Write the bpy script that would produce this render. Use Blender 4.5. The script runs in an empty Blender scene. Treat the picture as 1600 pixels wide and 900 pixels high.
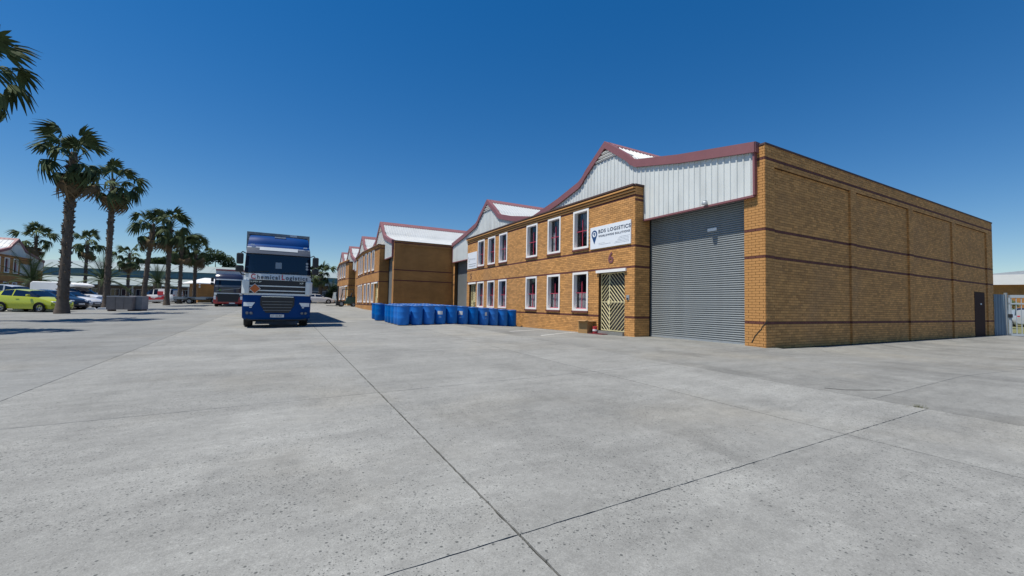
import bpy, bmesh, math, random
import numpy as np
from mathutils import Vector, Matrix, Quaternion, Euler
random.seed(7)
S = bpy.context.scene
COL = S.collection
R = math.radians
# ------------------------------------------------------------------ camera
TH, ROLL, PITCH, CZ = R(29.0), R(1.04), math.atan(26.6/650), 1.13
fw = Vector((math.sin(TH)*math.cos(PITCH), math.cos(TH)*math.cos(PITCH), math.sin(PITCH)))
r0 = Vector((math.cos(TH), -math.sin(TH), 0)); u0 = r0.cross(fw)
rt = r0*math.cos(ROLL)+u0*math.sin(ROLL); up = -r0*math.sin(ROLL)+u0*math.cos(ROLL)
cd = bpy.data.cameras.new('camera'); cam = bpy.data.objects.new('camera', cd); COL.objects.link(cam)
M = Matrix((( rt.x, up.x, -fw.x, 0), (rt.y, up.y, -fw.y, 0), (rt.z, up.z, -fw.z, CZ), (0, 0, 0, 1)))
cam.matrix_world = M
cd.sensor_width = 36; cd.lens = 650/1600*36; cd.clip_start = .05; cd.clip_end = 5000
S.camera = cam
# ------------------------------------------------------------------ light
SUNV = Vector((-.43, .045, 1)).normalized()
w = bpy.data.worlds.new('World'); S.world = w; w.use_nodes = True
nt = w.node_tree; bg = nt.nodes['Background']
sky = nt.nodes.new('ShaderNodeTexSky'); sky.sky_type = 'NISHITA'; sky.sun_disc = False
sky.sun_elevation = math.asin(SUNV.z); sky.sun_rotation = math.atan2(SUNV.x, SUNV.y)
sky.altitude = 0; sky.air_density = 1.0; sky.dust_density = 0; sky.ozone_density = 3.0
hs = nt.nodes.new('ShaderNodeHueSaturation'); hs.inputs['Saturation'].default_value = 1.5; hs.inputs['Hue'].default_value = .506
gam = nt.nodes.new('ShaderNodeGamma'); gam.inputs[1].default_value = .86
nt.links.new(sky.outputs[0], gam.inputs[0]); nt.links.new(gam.outputs[0], hs.inputs['Color']); nt.links.new(hs.outputs[0], bg.inputs[0]); bg.inputs[1].default_value = .105
sd = bpy.data.lights.new('sun', 'SUN'); sun = bpy.data.objects.new('sun', sd); COL.objects.link(sun)
sd.energy = 4.6; sd.angle = R(.53); sd.color = (1, .945, .855)
sun.location = (-40, 20, 60); sun.rotation_mode = 'QUATERNION'; sun.rotation_quaternion = (-SUNV).to_track_quat('-Z', 'Y')
S.view_settings.view_transform = 'Standard'; S.view_settings.look = 'None'
S.view_settings.exposure = 0.3; S.view_settings.gamma = 1
S.render.engine = 'CYCLES'
S.cycles.max_bounces = 6; S.cycles.transparent_max_bounces = 12

# ------------------------------------------------------------------ materials
def mat(name, col, rough=.6, metal=0, var=.0, scale=4., bump=0., bscale=60., coat=0, spec=.5, island=0., dirt=None, objvar=0.):
    m = bpy.data.materials.new(name); m.use_nodes = True
    n = m.node_tree.nodes; L = m.node_tree.links; b = n['Principled BSDF']
    b.inputs['Base Color'].default_value = (*col, 1); b.inputs['Roughness'].default_value = rough
    b.inputs['Metallic'].default_value = metal; b.inputs['Coat Weight'].default_value = coat
    b.inputs['Specular IOR Level'].default_value = spec
    tc = n.new('ShaderNodeTexCoord')
    if var or island or dirt or objvar:
        base = None
        hsv = n.new('ShaderNodeHueSaturation'); hsv.inputs['Color'].default_value = (*col, 1)
        val = None
        if var:
            nz = n.new('ShaderNodeTexNoise'); nz.inputs['Scale'].default_value = scale; nz.inputs['Detail'].default_value = 6; nz.inputs['Roughness'].default_value = .65
            L.new(tc.outputs['Object'], nz.inputs['Vector'])
            mr = n.new('ShaderNodeMapRange'); mr.inputs[1].default_value = .25; mr.inputs[2].default_value = .75
            mr.inputs[3].default_value = 1-var; mr.inputs[4].default_value = 1+var
            L.new(nz.outputs[0], mr.inputs[0]); val = mr.outputs[0]
        if island:
            g = n.new('ShaderNodeNewGeometry'); mr2 = n.new('ShaderNodeMapRange')
            mr2.inputs[3].default_value = 1-island; mr2.inputs[4].default_value = 1+island
            L.new(g.outputs['Random Per Island'], mr2.inputs[0])
            if val:
                mu = n.new('ShaderNodeMath'); mu.operation = 'MULTIPLY'; L.new(val, mu.inputs[0]); L.new(mr2.outputs[0], mu.inputs[1]); val = mu.outputs[0]
            else: val = mr2.outputs[0]
        if objvar:
            oi = n.new('ShaderNodeObjectInfo'); mr3 = n.new('ShaderNodeMapRange'); mr3.inputs[3].default_value = 1-objvar; mr3.inputs[4].default_value = 1+objvar; L.new(oi.outputs['Random'], mr3.inputs[0])
            mu = n.new('ShaderNodeMath'); mu.operation = 'MULTIPLY'; L.new(mr3.outputs[0], mu.inputs[0])
            if val: L.new(val, mu.inputs[1])
            else: mu.inputs[1].default_value = 1
            val = mu.outputs[0]; sa = n.new('ShaderNodeMapRange'); sa.inputs[3].default_value = 1.05; sa.inputs[4].default_value = .95; L.new(oi.outputs['Random'], sa.inputs[0]); L.new(sa.outputs[0], hsv.inputs['Saturation'])
        if val: L.new(val, hsv.inputs['Value'])
        out = hsv.outputs[0]
        if dirt:
            n2 = n.new('ShaderNodeTexNoise'); n2.inputs['Scale'].default_value = dirt[1]; n2.inputs['Detail'].default_value = 8
            mp = n.new('ShaderNodeMapping'); mp.inputs['Scale'].default_value = dirt[3] if len(dirt) > 3 else (1, 1, .25)
            L.new(tc.outputs['Object'], mp.inputs[0]); L.new(mp.outputs[0], n2.inputs['Vector'])
            r2 = n.new('ShaderNodeMapRange'); r2.inputs[1].default_value = .5; r2.inputs[2].default_value = .75; r2.inputs[4].default_value = dirt[2]
            L.new(n2.outputs[0], r2.inputs[0])
            mx = n.new('ShaderNodeMix'); mx.data_type = 'RGBA'; L.new(r2.outputs[0], mx.inputs[0]); L.new(out, mx.inputs[6]); mx.inputs[7].default_value = (*dirt[0], 1)
            out = mx.outputs[2]
        L.new(out, b.inputs['Base Color'])
    if bump:
        nb = n.new('ShaderNodeTexNoise'); nb.inputs['Scale'].default_value = bscale; nb.inputs['Detail'].default_value = 4
        L.new(tc.outputs['Object'], nb.inputs['Vector'])
        bu = n.new('ShaderNodeBump'); bu.inputs['Strength'].default_value = bump; bu.inputs['Distance'].default_value = .02
        L.new(nb.outputs[0], bu.inputs['Height']); L.new(bu.outputs[0], b.inputs['Normal'])
    return m

def concrete(name, col, pits=1., stain=.82, ss=.9):
    m = bpy.data.materials.new(name); m.use_nodes = True
    n = m.node_tree.nodes; L = m.node_tree.links; b = n['Principled BSDF']; b.inputs['Roughness'].default_value = .85; b.inputs['Specular IOR Level'].default_value = .3
    ge = n.new('ShaderNodeNewGeometry'); P = ge.outputs['Position']
    def noise(s, sc=(1, 1, 1), d=6, rough=.6):
        mp = n.new('ShaderNodeMapping'); mp.inputs['Scale'].default_value = sc; L.new(P, mp.inputs[0])
        z = n.new('ShaderNodeTexNoise'); z.inputs['Scale'].default_value = s; z.inputs['Detail'].default_value = d; z.inputs['Roughness'].default_value = rough
        L.new(mp.outputs[0], z.inputs['Vector']); return z.outputs[0]
    def rng(o, a, c, x, y):
        r = n.new('ShaderNodeMapRange'); L.new(o, r.inputs[0])
        for i, v in enumerate((a, c, x, y)): r.inputs[i+1].default_value = v
        return r.outputs[0]
    def mul(a, c):
        k = n.new('ShaderNodeMath'); k.operation = 'MULTIPLY'; L.new(a, k.inputs[0])
        if isinstance(c, (int, float)): k.inputs[1].default_value = c
        else: L.new(c, k.inputs[1])
        return k.outputs[0]
    v = rng(noise(.35, d=8), .3, .7, .86, 1.12)
    v = mul(v, rng(noise(1.0, (.35, 1.6, 1), 8, .7), .3, .7, .88, 1.1))       # screed streaks
    v = mul(v, rng(noise(9, (1, 1, 1), 6, .8), .25, .75, .84, 1.15))
    v = mul(v, rng(noise(38, (1, 1, 1), 4, .8), .3, .7, .86, 1.12))
    v = mul(v, rng(noise(2.6, (.5, 1.5, 1), 8, .75), .35, .65, .9, 1.08))
    v = mul(v, rng(noise(110, (1, 1, 1), 3, .8), .3, .7, .78, 1.2))         # sandy grain
    v = mul(v, rng(noise(ss, (1, .5, 1), 10, .72), .5, .68, 1., stain))       # dark stains
    for (cx, cy, rad, wd_) in ((3.5, 14, 8.2, .14), (3.5, 14, 9.9, .14), (9, 9, 6.3, .12), (-4, 3, 9.4, .13), (-4, 3, 7.7, .13), (12, 2, 5.5, .13)):   # turning tyre marks
        ds = n.new('ShaderNodeVectorMath'); ds.operation = 'DISTANCE'; L.new(P, ds.inputs[0]); ds.inputs[1].default_value = (cx, cy, 0)
        sb = n.new('ShaderNodeMath'); sb.operation = 'SUBTRACT'; L.new(ds.outputs['Value'], sb.inputs[0]); sb.inputs[1].default_value = rad
        ab = n.new('ShaderNodeMath'); ab.operation = 'ABSOLUTE'; L.new(sb.outputs[0], ab.inputs[0])
        band = rng(ab.outputs[0], wd_*.4, wd_, 1, 0); k_ = mul(band, rng(noise(.5+rad*.013, d=4), .48, .66, 0, .1))
        iv = n.new('ShaderNodeMath'); iv.operation = 'SUBTRACT'; iv.inputs[0].default_value = 1; L.new(k_, iv.inputs[1]); v = mul(v, iv.outputs[0])
    oi = n.new('ShaderNodeObjectInfo'); v = mul(v, rng(oi.outputs['Random'], 0, 1, .955, 1.04))
    # pits and exposed stones, in drifts
    clus = rng(noise(.8, (.6, 1.3, 1), 6, .7), .42, .68, .06, 1)
    def pit(sc, thr, dens):
        vo = n.new('ShaderNodeTexVoronoi'); vo.inputs['Scale'].default_value = sc; L.new(P, vo.inputs['Vector'])
        vo.inputs['Randomness'].default_value = 1
        sep = n.new('ShaderNodeSeparateColor'); L.new(vo.outputs['Color'], sep.inputs[0])
        # only some cells hold a pit: random < cluster*dens
        cd_ = mul(clus, dens)
        ls = n.new('ShaderNodeMath'); ls.operation = 'LESS_THAN'; L.new(sep.outputs[0], ls.inputs[0]); L.new(cd_, ls.inputs[1])
        siz = rng(sep.outputs[1], 0, 1, thr*.45, thr)
        df = n.new('ShaderNodeMath'); df.operation = 'SUBTRACT'; L.new(siz, df.inputs[0]); L.new(vo.outputs['Distance'], df.inputs[1])
        return mul(ls.outputs[0], rng(df.outputs[0], 0, .09, 0, 1))
    p1 = pit(26, .3, .75*pits); p2 = pit(60, .34, .8*pits); p3 = pit(9, .16, .12*pits)
    mxm = n.new('ShaderNodeMath'); mxm.operation = 'MAXIMUM'; L.new(p1, mxm.inputs[0]); L.new(p2, mxm.inputs[1])
    mx2 = n.new('ShaderNodeMath'); mx2.operation = 'MAXIMUM'; L.new(mxm.outputs[0], mx2.inputs[0]); L.new(p3, mx2.inputs[1])
    hsv = n.new('ShaderNodeHueSaturation'); hsv.inputs['Color'].default_value = (*col, 1); L.new(v, hsv.inputs['Value'])
    warm = n.new('ShaderNodeMix'); warm.data_type = 'RGBA'; L.new(rng(noise(.22, d=5), .5, .75, 0, .5), warm.inputs[0])
    L.new(hsv.outputs[0], warm.inputs[6])
    hw = n.new('ShaderNodeHueSaturation'); hw.inputs['Color'].default_value = (col[0]*1.1, col[1]*1.0, col[2]*.84, 1); L.new(v, hw.inputs['Value']); L.new(hw.outputs[0], warm.inputs[7])
    mx = n.new('ShaderNodeMix'); mx.data_type = 'RGBA'; L.new(mul(mx2.outputs[0], .8), mx.inputs[0]); L.new(warm.outputs[2], mx.inputs[6]); mx.inputs[7].default_value = (.055, .06, .058, 1)
    L.new(mx.outputs[2], b.inputs['Base Color'])
    bu = n.new('ShaderNodeBump'); bu.inputs['Strength'].default_value = .35; bu.inputs['Distance'].default_value = .01
    L.new(noise(70, d=4), bu.inputs['Height']); L.new(bu.outputs[0], b.inputs['Normal'])
    return m

def brickmat(name, c1, c2, mortar):
    m = bpy.data.materials.new(name); m.use_nodes = True
    n = m.node_tree.nodes; L = m.node_tree.links; b = n['Principled BSDF']; b.inputs['Roughness'].default_value = .85
    tc = n.new('ShaderNodeTexCoord'); sp = n.new('ShaderNodeSeparateXYZ'); L.new(tc.outputs['Object'], sp.inputs[0])
    ad = n.new('ShaderNodeMath'); L.new(sp.outputs[0], ad.inputs[0]); L.new(sp.outputs[1], ad.inputs[1])
    cb = n.new('ShaderNodeCombineXYZ'); L.new(ad.outputs[0], cb.inputs[0]); L.new(sp.outputs[2], cb.inputs[1])
    br = n.new('ShaderNodeTexBrick'); L.new(cb.outputs[0], br.inputs['Vector'])
    br.inputs['Scale'].default_value = 1; br.inputs['Brick Width'].default_value = .232; br.inputs['Row Height'].default_value = .085
    br.inputs['Mortar Size'].default_value = .006; br.inputs['Color1'].default_value = (*c1, 1); br.inputs['Color2'].default_value = (*c2, 1); br.inputs['Mortar'].default_value = (*mortar, 1)
    nz = n.new('ShaderNodeTexNoise'); nz.inputs['Scale'].default_value = .8; nz.inputs['Detail'].default_value = 8; L.new(tc.outputs['Object'], nz.inputs['Vector'])
    mr = n.new('ShaderNodeMapRange'); mr.inputs[1].default_value = .3; mr.inputs[2].default_value = .7; mr.inputs[3].default_value = .8; mr.inputs[4].default_value = 1.15; L.new(nz.outputs[0], mr.inputs[0])
    h = n.new('ShaderNodeHueSaturation'); L.new(br.outputs[0], h.inputs['Color']); L.new(mr.outputs[0], h.inputs['Value']); L.new(h.outputs[0], b.inputs['Base Color'])
    bu = n.new('ShaderNodeBump'); bu.inputs['Strength'].default_value = .5; bu.inputs['Distance'].default_value = .01; bu.invert = True
    L.new(br.outputs['Fac'], bu.inputs['Height']); L.new(bu.outputs[0], b.inputs['Normal'])
    return m

def glassmat(name, tint, mixf=.35):
    m = bpy.data.materials.new(name); m.use_nodes = True
    n = m.node_tree.nodes; L = m.node_tree.links
    for x in list(n):
        if x.type != 'OUTPUT_MATERIAL': n.remove(x)
    out = [x for x in n if x.type == 'OUTPUT_MATERIAL'][0]
    tr = n.new('ShaderNodeBsdfTransparent'); tr.inputs[0].default_value = (*tint, 1)
    gl = n.new('ShaderNodeBsdfGlossy'); gl.inputs['Roughness'].default_value = .03
    lwt = n.new('ShaderNodeLayerWeight'); fr = n.new('ShaderNodeMath'); fr.operation = 'POWER'; fr.inputs[1].default_value = 4.5; L.new(lwt.outputs['Facing'], fr.inputs[0])
    mr = n.new('ShaderNodeMapRange'); mr.inputs[3].default_value = .05; mr.inputs[4].default_value = .8; L.new(fr.outputs[0], mr.inputs[0])
    mx = n.new('ShaderNodeMixShader'); L.new(mr.outputs[0], mx.inputs[0]); L.new(tr.outputs[0], mx.inputs[1]); L.new(gl.outputs[0], mx.inputs[2])
    L.new(mx.outputs[0], out.inputs[0]); return m

TAN = (.54, .27, .086); REDB = (.13, .042, .03); MORT = (.08, .04, .014)
m_brick = mat('face_brick', TAN, .85, var=.16, scale=.7, bump=.25, bscale=90, island=.22, dirt=((.42, .235, .105), .55, .5, (1, 1, .5)))
m_brickred = mat('band_brick', REDB, .85, var=.15, scale=2, bump=.25, bscale=90, island=.15)
m_mortar = mat('mortar', MORT, .95, var=.2, scale=3)
m_brickfar = brickmat('brick_wall', (.46, .22, .062), (.38, .18, .052), (.09, .048, .02))
m_clad = mat('pale_sheet_metal', (.64, .67, .655), .5, var=.05, scale=1.2, dirt=((.36, .38, .37), 2.2, .35))
m_roofw = mat('white_roof_sheet', (.5, .52, .52), .5, var=.07, scale=.7, dirt=((.45, .45, .42), 1.5, .4, (1, 1, 1)))
m_roofy = mat('yellowed_roof_sheet', (.46, .41, .2), .5, var=.12, scale=2)
m_mauve = mat('mauve_flashing', (.225, .09, .098), .55, var=.1, scale=1.5)
m_cop = mat('dark_coping', (.085, .045, .04), .8, var=.2, scale=3)
m_slat = mat('galvanised_slat', (.245, .268, .275), .45, .2, var=.12, scale=1.3, dirt=((.2, .23, .24), 1.6, .5, (1, .4, 1)))
m_grey = mat('grey_steel', (.33, .36, .38), .5, .3, var=.1)
m_white = mat('white_paint', (.78, .78, .76), .5, var=.06, scale=2)
m_surr = mat('white_plaster', (.8, .79, .76), .7, var=.05, scale=3)
m_redbar = mat('red_painted_steel', (.42, .05, .085), .5)
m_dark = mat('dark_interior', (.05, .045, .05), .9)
m_glass = glassmat('window_glass', (.8, .81, .83))
m_curt = mat('curtain_cloth', (.72, .7, .68), .9, var=.1)
m_cream = mat('cream_steel', (.72, .65, .38), .5)
m_signw = mat('sign_board', (.76, .8, .84), .4, var=.02)
m_navy = mat('navy_print', (.016, .06, .17), .5)
m_navyt = mat('dark_print', (.04, .055, .09), .6)
m_greyp = mat('grey_print', (.35, .38, .42), .6)
m_redp = mat('red_print', (.5, .04, .05), .5)
m_slab = concrete('yard_concrete', (.255, .257, .241), 2.4)
m_slab2 = concrete('apron_concrete', (.222, .224, .21), .6, .66, .45)
m_slab3 = concrete('left_concrete', (.213, .217, .207), .2)
m_joint = mat('joint_filler', (.018, .02, .018), .95, var=.3)
m_dirt = mat('bare_ground', (.2, .19, .17), .95, var=.2, scale=.3)
m_grassf = mat('dry_grass', (.16, .16, .06), .95, var=.3, scale=2)
m_drum = mat('blue_plastic', (.004, .14, .5), .45, var=.12, scale=2.5, spec=.15, objvar=.16)
m_drumlid = mat('blue_plastic_lid', (.03, .14, .42), .4, var=.15, scale=3)
m_paper = mat('paper_label', (.65, .66, .66), .7)
m_cardb = mat('cardboard', (.34, .2, .08), .85, var=.1)
m_cardd = mat('cardboard_side', (.3, .17, .07), .85, var=.1)
m_truckb = mat('blue_lorry_paint', (.002, .04, .17), .5, coat=.0, spec=.1, var=.05)
m_truckw = mat('white_lorry_paint', (.62, .66, .68), .35, coat=.4, var=.06, scale=2)
m_black = mat('black_plastic', (.016, .017, .02), .5, var=.15)
m_screen = mat('dark_windscreen', (.006, .012, .03), .06, coat=.0, spec=.6)
m_tyre = mat('tyre_rubber', (.016, .016, .017), .85, var=.2)
m_rim = mat('alloy', (.42, .43, .44), .35, .7)
m_chrome = mat('bright_metal', (.7, .72, .74), .25, .8)
m_lamp = mat('lamp_lens', (.72, .76, .8), .12, coat=.5)
m_amber = mat('orange_placard', (.5, .12, .02), .5)
m_trail = mat('trailer_curtain', (.02, .04, .12), .5, var=.1)
m_rail = mat('worn_rail', (.22, .24, .25), .55, var=.3, scale=6)
m_visor = mat('grey_visor', (.13, .14, .16), .25, coat=.4)

# ------------------------------------------------------------------ mesh helper
class MB:
    def __init__(s): s.v = []; s.f = []; s.m = []
    def add(s, vs, fs, m=0):
        o = len(s.v); s.v += [tuple(p) for p in vs]
        for f in fs: s.f.append(tuple(i+o for i in f)); s.m.append(m)
        return s
    def box(s, x0, x1, y0, y1, z0, z1, m=0):
        return s.add([(x, y, z) for x in (x0, x1) for y in (y0, y1) for z in (z0, z1)],
            [(0, 1, 3, 2), (4, 6, 7, 5), (0, 4, 5, 1), (2, 3, 7, 6), (0, 2, 6, 4), (1, 5, 7, 3)], m)
    def obox(s, c, sz, mtx, m=0):
        h = [a/2 for a in sz]; c = Vector(c)
        vs = [c+mtx@Vector((x*h[0], y*h[1], z*h[2])) for x in (-1, 1) for y in (-1, 1) for z in (-1, 1)]
        return s.add(vs, [(0, 1, 3, 2), (4, 6, 7, 5), (0, 4, 5, 1), (2, 3, 7, 6), (0, 2, 6, 4), (1, 5, 7, 3)], m)
    def bar(s, a, b, wd, hd=None, m=0):
        a = Vector(a); b = Vector(b); d = b-a; hd = hd or wd
        q = d.to_track_quat('X', 'Z').to_matrix()
        return s.obox((a+b)/2, (d.length, wd, hd), q, m)
    def tube(s, pts, rad, n=8, m=0, cap=True):
        pts = [Vector(p) for p in pts]; rad = rad if isinstance(rad, (list, tuple)) else [rad]*len(pts)
        vs = []; fs = []
        for i, p in enumerate(pts):
            d = (pts[min(i+1, len(pts)-1)]-pts[max(i-1, 0)]).normalized()
            q = d.to_track_quat('Z', 'Y').to_matrix()
            for k in range(n):
                a = 2*math.pi*k/n; vs.append(p+q@Vector((math.cos(a)*rad[i], math.sin(a)*rad[i], 0)))
        for i in range(len(pts)-1):
            for k in range(n):
                fs.append((i*n+k, i*n+(k+1) % n, (i+1)*n+(k+1) % n, (i+1)*n+k))
        if cap: fs += [tuple(range(n-1, -1, -1)), tuple((len(pts)-1)*n+k for k in range(n))]
        return s.add(vs, fs, m)
    def lathe(s, prof, n=24, c=(0, 0, 0), axis='z', m=0, caps=True):
        vs = []; fs = []; c = Vector(c)
        for r, z in prof:
            for k in range(n):
                a = 2*math.pi*k/n; x, y = r*math.cos(a), r*math.sin(a)
                p = (x, y, z) if axis == 'z' else ((z, x, y) if axis == 'x' else (y, z, x))
                vs.append(c+Vector(p))
        for i in range(len(prof)-1):
            for k in range(n): fs.append((i*n+k, i*n+(k+1) % n, (i+1)*n+(k+1) % n, (i+1)*n+k))
        if caps and prof[0][0] > 1e-6: fs.append(tuple(range(n-1, -1, -1)))
        if caps and prof[-1][0] > 1e-6: fs.append(tuple((len(prof)-1)*n+k for k in range(n)))
        return s.add(vs, fs, m)
    def prism(s, poly, a, b, axis='y', m=0):
        """poly of 2-D points extruded from a to b along axis; other two axes take the 2-D coordinates"""
        def P(q, t): return {'y': (q[0], t, q[1]), 'x': (t, q[0], q[1]), 'z': (q[0], q[1], t)}[axis]
        n = len(poly); vs = [P(q, a) for q in poly]+[P(q, b) for q in poly]
        fs = [tuple(range(n)), tuple(range(2*n-1, n-1, -1))]+[(i, (i+1) % n, n+(i+1) % n, n+i) for i in range(n)]
        return s.add(vs, fs, m)
    def grid(s, pts, m=0, closed=False):
        """pts: list of rows of points"""
        r = len(pts); c = len(pts[0]); vs = [p for row in pts for p in row]
        fs = [(i*c+j, i*c+j+1, (i+1)*c+j+1, (i+1)*c+j) for i in range(r-1) for j in range(c-1)]
        return s.add(vs, fs, m)
    def mesh(s, name, mats, smooth=False, fix=True):
        me = bpy.data.meshes.new(name); me.from_pydata(s.v, [], s.f); me.update()
        for k in (mats if isinstance(mats, (list, tuple)) else [mats]): me.materials.append(k)
        if any(s.m): me.polygons.foreach_set('material_index', s.m)
        if fix:
            b = bmesh.new(); b.from_mesh(me); bmesh.ops.recalc_face_normals(b, faces=b.faces[:]); b.to_mesh(me); b.free()
        if smooth: me.shade_smooth() if smooth is True else me.polygons.foreach_set('use_smooth', [True]*len(me.polygons))
        return me
    def build(s, name, mats, parent=None, smooth=False, bevel=0, label=None, kind=None, loc=None, fix=True, ang=35):
        me = s.mesh(name, mats, False, fix); o = bpy.data.objects.new(name, me); COL.objects.link(o)
        if parent: o.parent = parent
        if loc: o.location = loc
        if label: o['label'] = label
        if kind: o['kind'] = kind
        if smooth:
            me.polygons.foreach_set('use_smooth', [True]*len(me.polygons))
            me.set_sharp_from_angle(angle=R(ang))
        if bevel:
            bv = o.modifiers.new('edge', 'BEVEL'); bv.width = bevel; bv.segments = 2; bv.limit_method = 'ANGLE'; bv.angle_limit = R(40)
        return o

def tag(o, label=None, cat=None, group=None, kind=None):
    if label: o['label'] = label
    if cat: o['category'] = cat
    if group: o['group'] = group
    if kind: o['kind'] = kind
    return o
def thing(name, label, cat, loc=(0, 0, 0), rz=0, group=None):
    o = bpy.data.objects.new(name, None); COL.objects.link(o); o.location = loc; o.rotation_euler = (0, 0, rz)
    o.empty_display_size = .3
    return tag(o, label, cat, group)
def kids(o): return [c for c in bpy.data.objects if c.parent is o]
KID = {}
def copy_tree(o, parent=None):
    c = o.copy(); COL.objects.link(c)
    if parent: c.parent = parent
    for k in KID.setdefault(o.name, kids(o)): copy_tree(k, c)
    return c
def inst(name, me, parent, loc=(0, 0, 0), rot=(0, 0, 0), scale=(1, 1, 1)):
    o = bpy.data.objects.new(name, me); COL.objects.link(o); o.parent = parent
    o.location = loc; o.rotation_euler = rot; o.scale = scale; return o
BOLD = 1
def text(name, body, size, mats, parent, mtx, depth=.004, align='LEFT', xs=1., sp=1., bold=0.):
    cu = bpy.data.curves.new(name, 'FONT'); cu.body = body; cu.size = size; cu.extrude = depth; cu.align_x = align; cu.space_character = sp; cu.offset = bold
    t = bpy.data.objects.new(name, cu); COL.objects.link(t)
    dg = bpy.context.evaluated_depsgraph_get(); me = bpy.data.meshes.new_from_object(t.evaluated_get(dg)); me.name = name
    bpy.data.objects.remove(t)
    me.materials.clear(); me.materials.append(mats)
    me.transform(mtx @ Matrix.Diagonal((xs, 1, 1, 1)))
    o = bpy.data.objects.new(name, me); COL.objects.link(o)
    if parent: o.parent = parent
    return o
def frame(o, xd, yd):
    """matrix taking text x->xd, y->yd, z->xd x yd with origin o"""
    xd = Vector(xd); yd = Vector(yd); z = xd.cross(yd); o = Vector(o)
    return Matrix(((xd.x, yd.x, z.x, o.x), (xd.y, yd.y, z.y, o.y), (xd.z, yd.z, z.z, o.z), (0, 0, 0, 1)))
ORD = 'first second third fourth fifth sixth seventh eighth ninth tenth eleventh twelfth'.split()

# ------------------------------------------------------------------ ground
def lerp(a, b, t): return a+(b-a)*t
def cl(t, a=0., b=1.): return max(a, min(b, t))
def G(x, y):
    p = -.2986+.0143*cl(x, -16, 7.6)+.0154*cl(y, -30, 70)
    if x > 7.6 and y < 33.9:
        side = lerp(-.05, -.17, cl((x-11)/4)); front = lerp(-.02, -.11, cl((y-8.2)/12))
        t = cl((y-6.2)/1.4); tg = lerp(side, front, t*t*(3-2*t))
        p = lerp(p, tg, cl((x-7.6)/4.4))
    return p
gm = MB()
xs = [-900, -300, -120, -60]+[-40+2*i for i in range(46)]+[60, 120, 300, 900]
ys = [-900, -200, -40]+[-20+2.*i for i in range(27)]+[33.6, 33.89, 33.91, 36]+[38+4*i for i in range(10)]+[100, 160, 300, 1200]
gm.grid([[(x, y, G(x, y)-.2) for x in xs] for y in ys])
tag(gm.build('ground', m_dirt), kind='structure')
jm = MB()
jx = [-62+2*i for i in range(34)]+[7.6+.55*i for i in range(15)]+[17+2*i for i in range(13)]; jy = [-16+1.5*i for i in range(14)]+[5.2+.3*i for i in range(12)]+[9+1.5*i for i in range(17)]+[33.89, 33.91]+[36+3*i for i in range(16)]
jm.grid([[(x, y, G(x, y)-(.014 if x < 7.5 else .055)) for x in jx] for y in sorted(jy)])
tag(jm.build('subgrade', m_joint), kind='structure')
yard = bpy.data.objects.new('yard', None); COL.objects.link(yard); yard['kind'] = 'structure'
def slab(x0, x1, y0, y1, mt, gap=.01, gx=None, n=4, jit=0):
    gx = gx or gap; b = MB(); h = gap/2
    X = [lerp(x0+gx/2, x1-gx/2, i/n) for i in range(n+1)]; Y = [lerp(y0+h, y1-h, i/n) for i in range(n+1)]
    top = [[Vector((x, y, G(x, y))) for x in X] for y in Y]
    if jit:
        for j in range(n+1):
            for i in range(n+1):
                if i in (0, n) and 0 < j < n: top[j][i].x += random.uniform(-jit, jit)
                if j in (0, n) and 0 < i < n: top[j][i].y += random.uniform(-jit, jit)
    b.grid(top)
    ring = [top[0][i] for i in range(n+1)]+[top[j][n] for j in range(1, n+1)]+[top[n][i] for i in range(n-1, -1, -1)]+[top[j][0] for j in range(n-1, 0, -1)]
    k = len(ring); b.add(ring+[p-Vector((0, 0, .06)) for p in ring], [(i, (i+1) % k, k+(i+1) % k, k+i) for i in range(k)])
    b.build('slab', mt, yard, fix=True)
YC = [-6., -1.9, 2.2, 6.3, 10.4, 14.5, 18.6, 22.7, 26.8, 30.9, 35, 43, 51, 59, 67, 80]
XA = [-3.1, 1.3, 5.35, 7.6]
for i in range(len(YC)-1):
    for j in range(3):
        if j == 2 and False: continue
        slab(XA[j], XA[j+1], YC[i], YC[i+1], m_slab, .013 if abs(YC[i]-2.2) < .1 else .004, .016 if j < 2 else .012, n=60 if -2 <= YC[i] < 8 else 8, jit=.0035 if -2 <= YC[i] < 8 else .002)
XL = [-62, -46, -34, -23.5, -15.5, -9.3, -3.1]
YL = [-6, 6, 12.2, 18.5, 26, 35, 46, 58, 70, 80]
for i in range(len(YL)-1):
    for j in range(len(XL)-1): slab(XL[j], XL[j+1], YL[i], YL[i+1], m_slab3, .004, .006)
for x0, x1, y0, y1 in ((7.6, 11, -6, 2.8), (11, 18, -6, 2.8), (18, 27, -6, 2.8), (27, 40, -6, 2.8), (7.6, 11, 2.8, 7.1), (11, 18, 2.8, 7.1), (18, 27, 2.8, 7.1), (27, 40, 2.8, 7.1),
                       (7.6, 13.4, 7.1, 12.2), (7.6, 13.4, 12.2, 17), (7.6, 13.4, 17, 22), (7.6, 13.4, 22, 28), (7.6, 13.4, 28, 33.85)):
    slab(x0, x1, y0, y1, m_slab2, .007, n=10)
for y0, y1 in ((33.95, 45), (45, 57), (57, 80)): slab(7.6, 12, y0, y1, m_slab, .01)
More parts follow.
